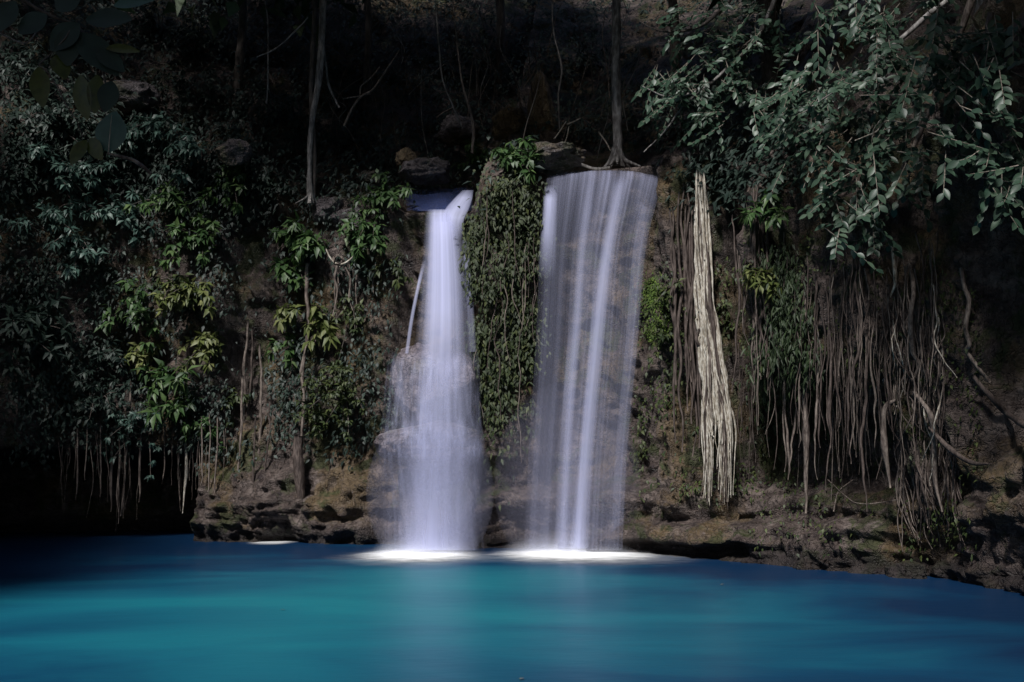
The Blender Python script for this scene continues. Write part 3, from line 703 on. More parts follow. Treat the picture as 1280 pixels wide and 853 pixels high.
# ------------------------------------------------------------------ roots and vines
def vine(name, pts, rad, mat, label, cat='root', group=None, d=.25, wig=.03, k=6, Y=None, n=None, rough=.25):
    """pts: photo positions along the root; it hangs in front of the cliff"""
    w = []
    for i, (x, y) in enumerate(pts):
        yy = Y if Y is not None else ys(x, y, d)
        w.append(P(x, y, yy))
    if Y is None and len(w) > 1:
        yy = min(q[1] for q in w[:2]) if name == 'hanging_root' else None
        if yy: w = [P(x, y, yy) for x, y in pts]
    n = n or max(14, int(len(pts) * 10)); p = spline(w, n); sd = rng.random() * 50
    t = np.linspace(0, 1, n) * np.linalg.norm(w[-1] - w[0])
    p[:, 0] += wig * fbm(t * 1.3 + sd, t * 0 + 1, t * 0, 3) * 1.6; p[:, 1] += wig * fbm(t * 1.3 + sd, t * 0 + 8, t * 0, 3)
    mb = MB(); tube(mb, p, rad, k, rough, sd); o = mb.build(name, M[mat]); return tag(o, label, cat, group)
for x, y0, y1, r in [(96, 575, 625, .03), (126, 570, 622, .025), (141, 575, 640, .05), (150, 560, 655, .04), (176, 580, 628, .04), (252, 560, 612, .03), (262, 555, 640, .025), (272, 560, 632, .03), (108, 570, 600, .02), (205, 566, 605, .02)]:
    vine('hanging_root', [(x, y0 - 40), (x + rng.normal(0, 1.5), (y0 + y1) / 2), (x - 2, y1)], [r * .7, r * .9, r * .15], 'root_mid', 'short greyish root hanging in front of the dark cave mouth', group='roots hanging before the cave mouth')
for k in range(34):
    x = rng.uniform(60, 285); y0 = rng.uniform(530, 570); y1 = y0 + rng.uniform(40, 105); r = rng.uniform(.006, .014)
    vine('hanging_root', [(x, y0), (x + rng.normal(0, 2), (y0 + y1) / 2), (x + rng.normal(0, 2), y1)], [r, r, r * .3], str(rng.choice(['root_mid', 'root_dark'])), 'hair-thin root hanging across the dark cave mouth', group='hair-thin roots before the cave mouth', d=rng.uniform(.1, .5), wig=.05, n=22, k=4)
vine('hanging_root', [(232, 540), (233, 590), (229, 642)], [.03, .05, .007], 'root_pale', 'bright pale root hanging at the edge of the cave mouth', wig=.02)
vine('hanging_root', [(163, 450), (161, 540), (152, 645)], [.03, .04, .025], 'root_mid', 'long grey root reaching from the yellow cluster down across the cave')
for x, y0, y1, r, m in [(305, 400, 575, .05, 'root_mid'), (311, 410, 560, .035, 'root_dark'), (299, 470, 600, .04, 'root_mid'), (324, 430, 610, .045, 'root_mid'), (334, 500, 600, .03, 'root_dark'), (318, 520, 640, .03, 'root_dark')]:
    vine('hanging_root', [(x + 3, y0), (x + 1, (y0 + y1) / 2), (x - 4, y1)], [r * .7, r, r * .6], m, 'long straight root hanging down the bare brown rock recess', group='long roots on the bare rock recess', d=.3, wig=.05)
vine('hanging_root', [(384, 330), (382, 400), (380, 470), (376, 560)], [.06, .05, .06, .03], 'root_mid', 'long mossy vine hanging straight beneath the tall grey trunk', 'vine', d=.45, wig=.06, rough=.5)
vine('hanging_root', [(374, 545), (374, 590), (376, 628)], [.14, .17, .10], 'root_dark', 'thick dark root stump ending above the waterline rocks', d=.2)
for x, y0, y1 in [(438, 330, 390), (446, 340, 385), (420, 335, 400), (425, 335, 370), (468, 330, 370)]:
    vine('hanging_root', [(x, y0), (x - 1, (y0 + y1) / 2), (x + 1, y1)], [.018, .02, .01], 'root_mid', 'thin root trailing beneath the knotted root', group='thin roots under the knotted root', d=.3)
for x, y in PV:
    h = rng.uniform(70, 150)
    vine('hanging_root', [(x, y), (x + rng.normal(0, 3), y + h * .5), (x + rng.normal(0, 4), min(y + h, 600))], [.010, .015, .006], str(rng.choice(['root_mid', 'root_dark'])), 'thin brown stem trailing down the leafy pillar between the waterfalls', 'stem', group='stems trailing down the leafy pillar', d=.38, wig=.09, n=26, k=5)
# knotted root
kr = empty('knotted_root', P(423, 326, ys(423, 326, .5)), 'pale knotted root looped like a ring beside the large-leaved plants', 'root')
def part_tube(name, e, pts, Y, rad, mat, k=6, wig=.02, n=40, rough=.25):
    p = spline([P(x, y, Y + (rng.normal(0, .03))) for x, y in pts], n); sd = rng.random() * 50; t = np.linspace(0, 4, n)
    p[:, 0] += wig * fbm(t + sd, t * 0, t * 0, 3); p[:, 2] += wig * fbm(t + sd, t * 0 + 4, t * 0, 3)
    mb = MB(); tube(mb, p, rad, k, rough, sd); return mb.build(name, M[mat], e)
ky = ys(423, 326, .55)
for s in (0, 1, 2):
    part_tube('loop', kr, [(423 + (5 + s) * math.cos(a + s), 325 + (5 + s * .6) * math.sin(a + s)) for a in np.linspace(0, 5.9, 9)], ky + s * .05, [.022, .016], 'root_mid')
part_tube('strand', kr, [(407, 311), (412, 322), (420, 330), (430, 330), (440, 322), (443, 308)], ky, [.02, .028, .018], 'root_pale')
part_tube('strand', kr, [(422, 332), (418, 348), (421, 366), (416, 395)], ky, [.045, .03, .015], 'root_mid')
part_tube('strand', kr, [(430, 332), (438, 350), (436, 372), (441, 388)], ky, [.025, .02, .012], 'root_mid')
# pale root column
YR = ys(880, 330, .45)
rc = empty('root_column', P(885, 215, YR), 'tall cream-white aerial root column fraying into fingers above the water', 'root')
mb = MB()
p = spline([P(x, y, YR + .12) for x, y in [(874, 212), (876, 280), (879, 350), (886, 420), (892, 470), (896, 500)]], 60)
tube(mb, p, [.05, .08, .10, .15, .15, .05], 26, .55, 3.3); mb.build('root_core', M['root_mid'], rc)
for k in range(84):
    f = rng.random(); x0 = 869 + 11 * f; x1 = 875 + 17 * f; x2 = 880 + 35 * f
    y2 = 560 + 75 * rng.random() if (f < .28 or f > .55) else 480 + 70 * rng.random()
    if f < .2: y2 = 600 + 38 * rng.random(); x2 = 884 + rng.normal(0, 2)
    y0 = 213 + 210 * rng.random() ** 1.4
    a = (y0 - 214) / 400
    pts = [(x0 + (x1 - x0) * a, y0), (x0 + (x1 - x0) * .6 + rng.normal(0, 1), y0 + (430 - y0) * .55), (x1 + (x2 - x1) * .4 + rng.normal(0, 1.5), 455 + rng.normal(0, 8)), (x2 + rng.normal(0, 1), 530), (x2 + rng.normal(0, 1), y2)] if y2 > 545 else \
          [(x0, y0), (x1 - 2, 400), (x1 + (x2 - x1) * .5, 455), (x2, y2)]
    part_tube('root_strand', rc, pts, YR - .10 - .10 * math.sin(math.pi * f) + rng.normal(0, .03), [.02, .022 + .024 * rng.random(), .024, .004], str(rng.choice(['root_pale', 'root_mid', 'root_dark'], p=[.58, .27, .15])), 7, .13, 60, 1.0)
# brown root sheet beside the column
for k in range(12):
    x = 838 + 34 * rng.random(); y0 = 225 + 40 * rng.random(); y1 = 470 + 130 * rng.random()
    vine('hanging_root', [(x, y0), (x + 2, (y0 + y1) / 2), (x + 4, y1)], [.02, .045, .015], 'root_dark', 'dull brown root clinging to the wall between the wide waterfall and the root column', group='dull roots beside the root column', d=.12, wig=.05, rough=.4)
for k in range(14):
    x = 918 + 50 * rng.random(); y0 = 225 + 60 * rng.random(); y1 = 330 + 160 * rng.random()
    vine('hanging_root', [(x, y0), (x + rng.normal(0, 4), (y0 + y1) / 2), (x + rng.normal(0, 4), y1)], [.015, .03, .01], 'root_dark', 'twisted brown root on the dark wall between the root column and the fern mat', group='twisted roots on the dark wall', d=.15, wig=.10, rough=.4)
# roots under the overhang
YO = ys(1005, 470, .15)
vine('hanging_root', [(1004, 470), (1006, 540), (1008, 642)], [.03, .075, .02], 'root_mid', 'thick pale root standing straight below the fern mat', d=.3, wig=.03, rough=.4)
for x, y0, y1, r in [(984, 500, 600, .05), (991, 490, 595, .04), (978, 500, 590, .03), (1018, 440, 600, .04), (1024, 470, 560, .04), (1040, 440, 560, .05), (1046, 430, 540, .03), (1058, 460, 555, .04), (1066, 440, 580, .03), (1071, 380, 500, .05), (1081, 450, 640, .05), (1090, 430, 560, .03), (1098, 470, 600, .03), (1033, 480, 620, .025), (1112, 440, 540, .035), (997, 470, 560, .025), (1052, 360, 470, .04), (1030, 380, 470, .03), (1012, 500, 590, .03)]:
    vine('hanging_root', [(x, y0 - 30), (x + rng.normal(0, 1.2), (y0 + y1) / 2), (x + rng.normal(0, 1.5), y1)], [r * .3, r * .45, r * .6, r * .4, r * .12], str(rng.choice(['root_mid', 'root_mid', 'root_dark', 'root_pale'], p=[.35, .2, .40, .05])), 'brown root hanging in the row under the overhang beside the fern mat', group='roots hanging under the overhang', d=.2, wig=.07, rough=.8, k=8, n=40)
vine('hanging_root', [(1118, 500), (1106, 512), (1108, 560), (1112, 610)], [.03, .05, .06, .015], 'root_mid', 'stout bent root at the end of the hanging row', d=.35, rough=.4)
for k in range(150):
    x = rng.uniform(925, 1180); y0 = rng.uniform(290, 500); y1 = y0 + rng.uniform(50, 170); r = rng.uniform(.007, .017)
    vine('hanging_root', [(x, y0), (x + rng.normal(0, 2.5), (y0 + y1) / 2), (x + rng.normal(0, 2), y1)], [r, r * .8, r * .3], str(rng.choice(['root_mid', 'root_dark'])), 'hair-thin root hanging among thicker ones under the overhang', group='hair-thin roots under the overhang', d=rng.uniform(.05, .25), wig=.06, n=24, k=4)
# creeping vines on the eastern wall
W = 'climbing_vine'
vine(W, [(1199, 335), (1204, 360), (1209, 378), (1205, 410), (1210, 430), (1207, 440), (1220, 458), (1236, 478)], [.035, .045, .04, .03], 'root_mid', 'lone pale vine snaking down the bare eastern wall', 'vine', d=.15, n=80)
vine(W, [(1115, 305), (1119, 330), (1120, 355), (1114, 372)], [.02, .04, .012], 'root_pale', 'short pale vine high on the wall beneath the fig leaves', 'vine', d=.25)
vine(W, [(1137, 330), (1140, 365), (1136, 400), (1139, 440), (1147, 455), (1140, 475)], [.04, .045, .03], 'root_mid', 'thick wavy vine running down to the root tangle', 'vine', d=.3, n=70)
vine(W, [(1145, 490), (1160, 515), (1166, 550), (1168, 600), (1176, 640)], [.03, .06, .05, .012], 'root_mid', 'thick twisted trunk-like vine below the root tangle', 'vine', d=.35, n=70, rough=.4)
vine(W, [(1160, 535), (1185, 560), (1215, 578), (1240, 580)], [.03, .05, .035, .008], 'root_dark', 'thick branch vine running sideways from the root tangle', 'vine', d=.35, n=60, rough=.4)
vine(W, [(1215, 470), (1240, 500), (1262, 520), (1285, 535)], [.04, .06, .06], 'root_dark', 'dark slanting vine in the corner of the eastern wall', 'vine', d=.2)
for k in range(40):
    x = 1100 + 75 * rng.random(); y0 = 320 + 150 * rng.random(); y1 = y0 + 60 + 120 * rng.random()
    vine(W, [(x, y0), (x + rng.normal(0, 7), y0 + .35 * (y1 - y0)), (x + rng.normal(0, 7), y0 + .7 * (y1 - y0)), (x + rng.normal(0, 10), y1)], [.006, .014, .006], str(rng.choice(['root_mid', 'root_dark', 'root_pale'], p=[.45, .45, .10])), 'thin vine in the tangle covering the wall under the fig leaves', 'vine', group='thin tangled vines', d=.22, wig=.12, n=44)
for k in range(46):
    x = 1120 + 75 * rng.random(); y0 = 540 + 40 * rng.random(); y1 = 640 + 50 * rng.random()
    vine(W, [(x, y0), (x + 5 + rng.normal(0, 5), (y0 + y1) / 2), (x + 14 + rng.normal(0, 6), y1)], [.008, .014, .006], str(rng.choice(['root_mid', 'root_dark'])), 'fine grey root fanning down the foot of the eastern wall', 'root', group='fine roots at the wall foot', d=.16, wig=.08, n=36)
vine('fallen_twig', [(1035, 600), (1055, 620), (1080, 630), (1120, 625)], [.010, .008], 'root_mid', 'thin arched twig caught above the rock shelf', 'twig', d=.4)
vine('fallen_twig', [(1042, 640), (1050, 615), (1066, 600)], [.015, .01], 'root_mid', 'forked dry twig leaning on the rock shelf', 'twig', d=.3)
vine('fallen_log', [(700, 207), (722, 206), (745, 212), (765, 210)], [.07, .06, .05], 'bark_grey', 'bleached fallen log lying between slab boulder and trunk', 'log', Y=25.6)

# ------------------------------------------------------------------ trees
def crown(mb, c, r, n, L, asp=.5):
    d = nrm(rng.normal(0, 1, (n, 3))); k = rng.random(n) ** .45
    lump = 1 + .35 * fbm(d[:, 0] * 2 + c[0], d[:, 1] * 2 + c[1], d[:, 2] * 2, 3)
    b = np.asarray(c) + d * (k * lump)[:, None] * np.asarray(r)
    leaves(mb, b, rng.normal(0, 1, (n, 3)) - UP * .4, rng.normal(0, .5, (n, 3)) + UP, L * rng.uniform(.6, 1.2, n), L * asp * rng.uniform(.7, 1.2, n))
def tree(name, path, rad, mat, label, crowns, nleaf, L, cat='tree', roots=0, k=12):
    e = empty(name, path[0], label, cat)
    mb = MB(); tube(mb, spline(path, 50), rad, k, .35, rng.random() * 40)
    for q in range(roots):
        a = 2 * np.pi * q / roots + rng.random(); b = np.asarray(path[0]); h = rad[0]
        dd = np.array([math.cos(a), math.sin(a), 0])
        tube(mb, spline([b + UP * .55 + dd * h * .3, b + UP * .2 + dd * h * 1.0, b + dd * (h * 2.2 + .3 * rng.random()) - UP * .08], 14), [h * .4, h * .35, h * .12], 7, .3, q)
    mb.build('trunk', M[mat], e)
    if crowns:
        lm = MB(); fm = MB(); top = np.asarray(path[-1])
        for c, r in crowns:
            for q in range(4):
                t = np.asarray(c) + rng.normal(0, .4, 3) * np.asarray(r); t[2] = max(t[2], c[2] - .1 * r[2])
                tube(lm, spline([top, (top + t) / 2 + rng.normal(0, .3, 3), t], 12), [rad[-1] * .7, .03], 6)
            crown(fm, c, r, nleaf, L)
        lm.build('limb', M[mat], e); fm.build('crown', M['leaf_canopy'], e)
    return e
def pts(Y, *xy): return [P(x, y, Y) for x, y in xy]
CN = 900
tree('forest_tree', pts(26.9, (388, 255), (387, 205), (390, 150), (399, 95), (404, 0), (402, -120), (410, -220)), [.10, .075, .08, .095, .10, .10, .1], 'bark_grey', 'tall thin grey trunk rising from the cliff top at the green plants',
     [((-5.5, 23.5, 17.5), (4, 3.6, 3.0)), ((-9.0, 24, 17), (3.5, 3.5, 3.5))], CN, .7, roots=4)
tree('forest_tree', pts(27.0, (392, 245), (393, 190), (389, 120), (391, 60), (394, 0), (396, -160)), [.06, .06, .07, .065, .065, .06], 'bark_dark', 'dark twisted trunk pressed against the tall grey one', [((-6, 27, 18), (3, 3, 3))], CN, .7)
tree('forest_tree', pts(25.9, (772, 210), (772, 180), (771, 130), (770, 60), (771, 0), (774, -150), (772, -260)), [.19, .13, .125, .12, .11, .1, .1], 'bark_grey', 'straight mottled trunk with flared roots on the wide waterfall lip',
     [((2.0, 22.5, 17.2), (4.2, 3.6, 3.0)), ((6.0, 23, 17.0), (3.6, 3.4, 3.2)), ((-1.5, 23, 18.0), (3.4, 3.4, 3.0))], CN, .7, roots=7)
tree('sapling', pts(27.2, (590, 192), (592, 165), (588, 140), (578, 105), (572, 60), (566, 0)), [.045, .05, .04, .03, .025, .02], 'root_mid', 'bent pale sapling standing on the slope behind the pillar', None, 0, 0, k=7)
tree('sapling', pts(27.8, (577, 158), (565, 130), (553, 98), (548, 50), (545, 10)), [.03, .03, .025, .02], 'bark_grey', 'thin leaning sapling next to the bent pale one', None, 0, 0, k=6)
e = tree('sapling', pts(27.6, (430, 158), (438, 140), (450, 122), (466, 112), (480, 92), (500, 62)), [.04, .035, .035, .03, .02], 'root_mid', 'dead crooked sapling leaning away from the tall grey trunk', None, 0, 0, k=6)
part_tube('limb', e, [(450, 122), (452, 108), (466, 95), (474, 84)], 27.6, [.025, .02], 'root_mid')
part_tube('limb', e, [(428, 124), (445, 121), (464, 118)], 27.6, [.02, .02], 'root_mid')
tree('sapling', pts(27.3, (424, 135), (412, 110), (408, 85), (404, 45), (402, 0)), [.03, .035, .03, .02], 'bark_grey', 'slim bare sapling curving up beside the tall grey trunk', None, 0, 0, k=6)
tree('sapling', pts(28.5, (700, 165), (698, 120), (702, 85), (692, 40), (690, 0)), [.025, .03, .02], 'bark_grey', 'thin pale stem in front of the tall ochre rock pillar', None, 0, 0, k=6)
for k in range(52):
    x, y = rng.uniform(410, 800), rng.uniform(60, 200); Yk = ys(x, y, .4); dx = rng.normal(0, 22); h = rng.uniform(40, 120)
    tree('sapling', [P(x, y, Yk), P(x + dx * .3 + rng.normal(0, 6), y - h * .35, Yk - .2), P(x + dx * .7 + rng.normal(0, 8), y - h * .7, Yk - .5), P(x + dx + rng.normal(0, 8), y - h, Yk - .8)], [.018, .014, .008], str(rng.choice(['bark_grey', 'bark_dark', 'root_mid'])), 'thin bare sapling stem on the dark forest slope', None, 0, 0, k=5)['group'] = 'thin bare saplings on the slope'
for x0, y0, x1, y1 in [(693, 174, 708, 152), (706, 184, 712, 158), (708, 156, 726, 148), (748, 165, 764, 188)]:
    vine('dry_stick', [(x0, y0), ((x0 + x1) / 2 + 1, (y0 + y1) / 2), (x1, y1)], [.02, .016], 'root_pale', 'pale dry stick leaning on the slope near the mottled trunk', 'stick', group='dry sticks by the mottled trunk', Y=26.6)
vine('liana', [(320, 72), (345, 60), (372, 35), (384, 22)], [.02, .02], 'bark_grey', 'thin slack liana stretched towards the tall grey trunk', 'vine', Y=26.6)
vine('liana', [(333, 130), (336, 90), (334, 20), (330, -20)], [.025, .02], 'bark_grey', 'straight thin liana hanging on the dark slope', 'vine', Y=26.8)
for i, (x, y, Y, r, lab) in enumerate([(622, 110, 32.5, .18, 'dim trunk in the dark forest above the pillar'),
                                     (842, 150, 29.5, .18, 'dim trunk in the dark forest behind the fig branches'),
                                     (296, 110, 29.5, .15, 'dim trunk in the dark forest beside the fine-leaved bushes'), (455, 130, 31.5, .13, 'dim trunk in the dark forest behind the crooked dead sapling')]):
    Yb = ys(x, y); b = P(x, y, Yb) - UP * .3
    tree('forest_tree', [b, b + np.array([.1, 0, 3]), b + np.array([-.1, -.2, 6.5]), b + np.array([.2, -1.0, 10])], [r, r * .8, r * .7, r * .6], 'bark_dark', lab,
         [(b + np.array([0, -2.5, 10]), (3.6, 3.4, 3.2))], CN, .7)

# fig trees whose sprays overhang the pool
def sprays(e, cl, L, asp, mat, tips):
    """cl: photo clusters (px, py, Y, rx, ry, n sprays); each spray is a twig with alternate leaves"""
    fm = MB()
    for cx, cy, Y, rx, ry, n, ddx in cl:
        Y = tips(cx); n = int(n * .9)
        for k in range(n):
            x, y = cx + rng.normal(0, rx * .55), cy + rng.normal(0, ry * .55); yy = Y + rng.normal(0, .7)
            b = P(x, y, yy); d = nrm(np.array([ddx + rng.normal(0, .6), -.35 + rng.normal(0, .4), -.35 + rng.normal(0, .4)])); ln = rng.uniform(.45, 1.0)
            path = spline([b - d * ln * .5 + UP * .12, b, b + d * ln * .5 - UP * .14 * ln], 11); fm.cur = 1; tube(fm, path, [.010, .004], 4); fm.cur = 0
            m = int(5 + 6 * ln); t = np.linspace(.15, 1, m); i = t * 10; i0 = np.minimum(i.astype(int), 9)
            pt = path[i0] + (path[i0 + 1] - path[i0]) * (i - i0)[:, None]
            s = nrm(np.cross(d, UP)); alt = np.where(np.arange(m) % 2, 1, -1)[:, None]
            dd = d * .7 + s * alt * rng.uniform(.5, 1.1, m)[:, None] - UP * rng.uniform(.1, .8, m)[:, None]
            leaves(fm, pt, dd, UP * .75 + np.array([-.1, -.9, 0]) + rng.normal(0, .30, (m, 3)), L * rng.uniform(.65, 1.15, m), L * asp * rng.uniform(.8, 1.1, m), fold=.2, curl=.12, fine=True)
    fm.build('foliage', [M[mat], M['twig']], e)
ft = tree('fig_tree', [np.array([9.6, 19.5, 8.5]), np.array([9.3, 18.5, 11]), np.array([8.6, 17.0, 14]), np.array([8.0, 16.4, 16.5])], [.35, .3, .25, .2], 'bark_grey', 'large fig tree spreading pale oval leaves over the eastern wall',
          [((8.5, 15.5, 17.5), (4.5, 4.0, 3.0)), ((11, 13, 16), (4, 4, 3.5))], 1300, .6)
part_tube('branch', ft, [(1230, -40), (1205, 30), (1185, 82), (1151, 161), (1125, 217), (1095, 268)], 16.8, [.07, .05, .04, .015], 'root_mid', 8, .08, 60)
part_tube('branch', ft, [(1230, -20), (1160, 20), (1100, 70), (1050, 110), (1005, 140)], 17.6, [.06, .04, .012], 'bark_grey', 8, .08, 60)
part_tube('branch', ft, [(1151, 161), (1110, 150), (1095, 165), (1070, 175)], 16.8, [.02, .012], 'root_pale', 6, .04)
part_tube('branch', ft, [(1100, 150), (1092, 165), (1090, 182)], 16.8, [.012, .008], 'root_pale', 6, .04)
part_tube('branch', ft, [(1240, 20), (1215, 120), (1200, 200)], 16.0, [.05, .03, .01], 'bark_dark', 8, .08)
sprays(ft, [(990, 130, 15.8, 34, 32, 34, -.8), (1040, 125, 15.8, 40, 42, 40, -.6), (1010, 175, 15.8, 34, 24, 18, -.6), (968, 165, 15.6, 10, 20, 5, -.8), (975, 218, 15.6, 8, 5, 2, -.5),
            (1060, 215, 15.8, 40, 28, 20, -.5), (1045, 260, 15.9, 28, 26, 12, -.4), (1085, 265, 16, 26, 34, 14, -.3), (1060, 300, 16, 18, 10, 4, -.3), (1130, 220, 15.8, 30, 24, 14, -.2),
            (1110, 90, 15.5, 60, 45, 40, -.4), (1180, 70, 15.2, 70, 60, 55, -.2), (1250, 110, 15, 40, 80, 40, 0), (1080, 30, 15.6, 70, 30, 34, -.3), (1210, 190, 15.2, 50, 40, 26, -.1), (1260, 230, 15, 30, 40, 14, 0), (1110, 170, 15.8, 50, 30, 16, -.3)],
       .215, .48, 'leaf_fig', lambda x: float(np.interp(x, [960, 1040, 1100, 1180, 1260], [19.6, 18.6, 17.3, 15.8, 14.6])))
f2 = tree('fig_tree', [np.array([6.6, 25.0, 8.6]), np.array([6.6, 24.5, 11]), np.array([6.2, 23.4, 14]), np.array([5.8, 22.6, 16])], [.3, .26, .22, .18], 'bark_dark', 'fig tree leaning out beside the mottled trunk with leaves above the root column',
          [((6.0, 21, 17.2), (4.2, 3.6, 3.0))], 1100, .6)
part_tube('branch', f2, [(985, -40), (950, 40), (920, 75), (880, 110), (835, 122), (800, 108)], 22.6, [.06, .045, .03, .012], 'bark_grey', 8, .08, 60)
part_tube('branch', f2, [(940, -30), (880, 30), (830, 40), (800, 25)], 22.6, [.05, .03, .012], 'bark_dark', 8, .08, 60)
part_tube('branch', f2, [(950, 40), (915, 70), (918, 72)], 22.6, [.02, .012], 'root_mid', 6, .04)
part_tube('branch', f2, [(880, 110), (850, 140), (825, 170), (806, 190)], 22.6, [.03, .01], 'bark_grey', 6, .05)
sprays(f2, [(850, 112, 20, 26, 26, 30, -.5), (880, 132, 20, 32, 26, 30, -.5), (910, 105, 20, 34, 30, 30, -.4), (824, 140, 20, 8, 20, 6, -.4), (815, 100, 20, 8, 8, 5, -.5), (885, 158, 20, 18, 8, 6, -.3), (910, 50, 20.4, 40, 34, 34, -.4), (850, 40, 20.6, 22, 30, 16, -.5), (950, 130, 20, 26, 26, 18, -.3), (955, 40, 20, 40, 40, 26, -.2)],
       .235, .46, 'leaf_fig', lambda x: 22.6)

for x, y in [(900, 727), (358, 757), (655, 838), (1040, 716)]:
    Yw = CZ / math.tan(PITCH * 0 + math.atan((y - 582) / F)); c = P(x, y, Yw); c[2] = .012; a = rng.random() * 6.28; mb = MB()
    leaves(mb, c[None], np.array([[math.cos(a), math.sin(a), 0]]), np.array([[0, .1, 1.0]]), .10, .045, fold=.2, curl=-.1)
    tag(mb.build('floating_leaf', M['leaf_dead']), 'small dry brown leaf floating on the blue pool', 'leaf', 'dry leaves floating on the pool')

# near branch with big leaves
nb = empty('leafy_branch', P(95, 20, 4.6), 'leafy branch with big olive leaves hanging close above the viewer', 'branch')
part_tube('twig', nb, [(-60, -40), (10, -10), (60, 20), (95, 30), (112, 50), (128, 90), (135, 120)], 4.6, [.012, .008, .005, .004], 'bark_dark', 7, .01)
part_tube('twig', nb, [(48, 82), (62, 92), (74, 112), (83, 134), (96, 150), (103, 172)], 4.5, [.003, .0035, .002], 'root_mid', 6, .006)
part_tube('twig', nb, [(95, 28), (80, 50), (60, 70), (48, 82)], 4.55, [.004, .003], 'bark_dark', 6, .01)
part_tube('twig', nb, [(-20, 40), (0, 42), (30, 55), (45, 40), (58, 12)], 4.7, [.004, .003], 'bark_grey', 6, .01)
def big_leaf(bx_, by_, tx_, ty_, w, mat, lab=None, Y=4.55, tiltx=0.0):
    b, t = P(bx_, by_, Y), P(tx_, ty_, Y - .03); d = t - b; L = np.linalg.norm(d); mb = MB()
    leaves(mb, b[None], d[None], np.array([[tiltx, -1, .35]]), L, w * Y / F, fold=.12, curl=.10, fine=True)
    o = mb.build('leaf', M[mat], nb)
    sm = o.modifiers.new('smooth', 'SUBSURF'); sm.levels = 2; sm.render_levels = 2
    if lab: o['label'] = lab
    return o, b, t
big_leaf(48, 82, 52, 134, 28, 'leaf_olive'); big_leaf(70, 68, 82, 98, 26, 'leaf_olive', tiltx=.5)
big_leaf(100, 92, 106, 150, 30, 'leaf_olive', tiltx=-.4); big_leaf(122, 92, 118, 142, 24, 'leaf_olive', tiltx=.4)
big_leaf(140, 100, 130, 140, 28, 'leaf_dark', 'dark shaded leaf', tiltx=.3)
lo, lb, lt = big_leaf(136, 193, 142, 136, 44, 'leaf_pale', 'pale grey-green leaf with a light midrib')
mb = MB(); tube(mb, spline([lb + np.array([0, -.004, 0]), (lb + lt) / 2 + np.array([0, -.012, 0]), lt * .85 + lb * .15 + np.array([0, -.012, 0])], 12), [.0028, .002, .0008], 6)
mo = mb.build('midrib', M['root_pale'], nb); mo.parent = lo
big_leaf(109, 174, 86, 206, 22, 'leaf_olive', 'yellow-green leaf'); big_leaf(112, 172, 126, 200, 22, 'leaf_olive', tiltx=-.5)
big_leaf(95, 40, 148, 92, 40, 'leaf_dark', 'long bluish leaf'); big_leaf(100, 28, 60, 62, 44, 'leaf_dark'); big_leaf(60, 18, 20, 40, 40, 'leaf_dark')
big_leaf(105, 25, 165, 20, 36, 'leaf_dark'); big_leaf(70, 15, 100, -20, 46, 'leaf_dark'); big_leaf(120, 60, 155, 88, 26, 'leaf_dark'); big_leaf(20, 0, -10, 40, 40, 'leaf_dark')
big_leaf(140, 8, 195, -6, 26, 'leaf_pale', 'grey leaf seen edge on', Y=4.2)
big_leaf(90, 30, 82, 82, 40, 'leaf_dark'); big_leaf(130, 60, 175, 62, 16, 'leaf_olive')
part_tube('twig', nb, [(134, 192), (150, 196), (168, 202), (180, 210), (188, 218)], 4.5, [.006, .008, .009, .007], 'root_mid', 8, .004)

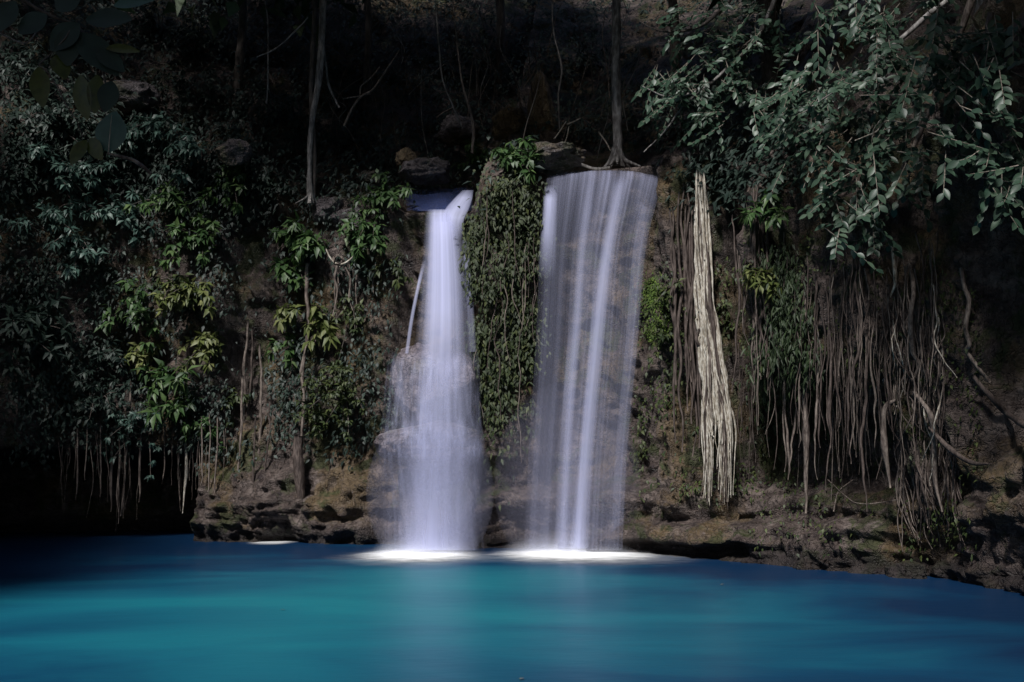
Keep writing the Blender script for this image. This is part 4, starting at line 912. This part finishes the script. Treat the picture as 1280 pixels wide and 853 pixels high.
# ------------------------------------------------------------------ trees added out of view to shade the scene's edges and block sky light
def shade(x, y, h, crowns, lab, n=None):
    n = n or (1000 if y > 25 else 650 if h < 10 else 1500)
    tree('forest_tree', [np.array([x, y, .3]), np.array([x + .3, y, h * .4]), np.array([x, y + .3, h * .8])], [.45, .35, .25], 'bark_dark', lab, crowns, n, .8)
SHADE = [
 (-17, 12, 18, [((-19.2, 12, 17), (5, 5, 5)), ((-16, 4, 17), (3.6, 3.6, 3)), ((-19.5, 16, 14), (4, 4, 5)), ((-19.0, 19.5, 17.8), (3.6, 3.4, 3)), ((-20, 8, 14), (5, 5, 5))], 'tall unseen tree added for shade on the western bank'),
 (-19, 3, 20, [((-19, 3, 22), (5.5, 5, 5)), ((-20, 7, 20), (5, 5, 6))], 'tall unseen tree added for shade behind the western bank'),
 (12, 4, 18, [((9.5, 6, 16), (4, 4.5, 4.5)), ((9.4, 3, 20), (4.2, 4.5, 4)), ((6.7, 9, 16.8), (3.3, 2.8, 2.3)), ((8, 0, 20), (5, 5, 5))], 'tall unseen tree added for shade on the eastern bank'),
 (5, -7, 20, [((5, -6, 24), (5, 5, 5)), ((9, -8, 22), (5, 5, 5))], 'tall unseen tree added for shade behind the viewer'),
 (-9, -12, 22, [((-10, -13, 19), (6, 5, 6)), ((-3, -14, 18), (6, 5, 6))], 'second tall unseen tree added for shade behind the viewer'),
 (3, -13, 20, [((4, -14, 14), (6, 4, 7))], 'third tall unseen tree added for shade behind the viewer'),
 (-4.5, -.6, 6, [((-3.4, 1.5, 6.5), (2.2, 1.8, 1.5))], 'small tree carrying the big olive leaves, its unseen crown added for shade'),  # crown added above the near branch to keep its leaves in shade
 (-9, 34, 28, [((-9, 27, 21), (5, 4, 3.5)), ((-14, 26, 20), (5, 4, 4))], 'tall tree added for shade on the slope above the green plants'),
 (0, 38, 30, [((-3, 25.5, 21.5), (4.5, 4, 3.2)), ((3, 25.5, 21.5), (4.5, 4, 3.2)), ((0, 30, 23), (6, 4, 4))], 'tall tree added for shade on the slope above the falls'),
 (11, 28, 28, [((8, 24, 21), (5, 4, 3.5)), ((13, 22, 20), (5, 4, 4))], 'tall tree added for shade on the slope above the root column'),
]
for a in SHADE: shade(*a)

# ------------------------------------------------------------------ light, sky, camera
SUN_EL = R(50); sd = nrm(np.array([-.36, -.93, 0])) * math.cos(SUN_EL) + UP * math.sin(SUN_EL)
sl = bpy.data.lights.new('sun', 'SUN'); sl.energy = 5.0; sl.angle = R(8); sl.color = (1.0, .975, .945)
so = bpy.data.objects.new('sun', sl); COL.objects.link(so)
so.rotation_euler = Vector(sd).to_track_quat('Z', 'Y').to_euler(); so.location = (0, 0, 40)
w = bpy.data.worlds.new('World'); scn.world = w; w.use_nodes = True
t = w.node_tree; bg = t.nodes['Background']; sk = t.nodes.new('ShaderNodeTexSky'); sk.sky_type = 'NISHITA'; sk.sun_disc = False
sk.sun_elevation = SUN_EL; sk.sun_rotation = math.atan2(sd[0], sd[1]) % (2 * math.pi)
t.links.new(sk.outputs[0], bg.inputs[0]); bg.inputs[1].default_value = .06
cam = bpy.data.cameras.new('camera'); cam.sensor_width = 36; cam.lens = 36 * F / 1280; cam.clip_start = .05; cam.clip_end = 2000
co = bpy.data.objects.new('camera', cam); COL.objects.link(co); co.location = (0, 0, CZ); co.rotation_euler = (math.pi / 2 + PITCH, 0, 0); scn.camera = co
scn.view_settings.view_transform = 'Standard'; scn.view_settings.look = 'None'; scn.view_settings.exposure = 0.0; scn.view_settings.gamma = 1
c = scn.cycles; c.use_denoising = True; c.transparent_max_bounces = 24; c.max_bounces = 8; c.diffuse_bounces = 3; c.glossy_bounces = 3; c.volume_bounces = 1
c.caustics_reflective = False; c.caustics_refractive = False
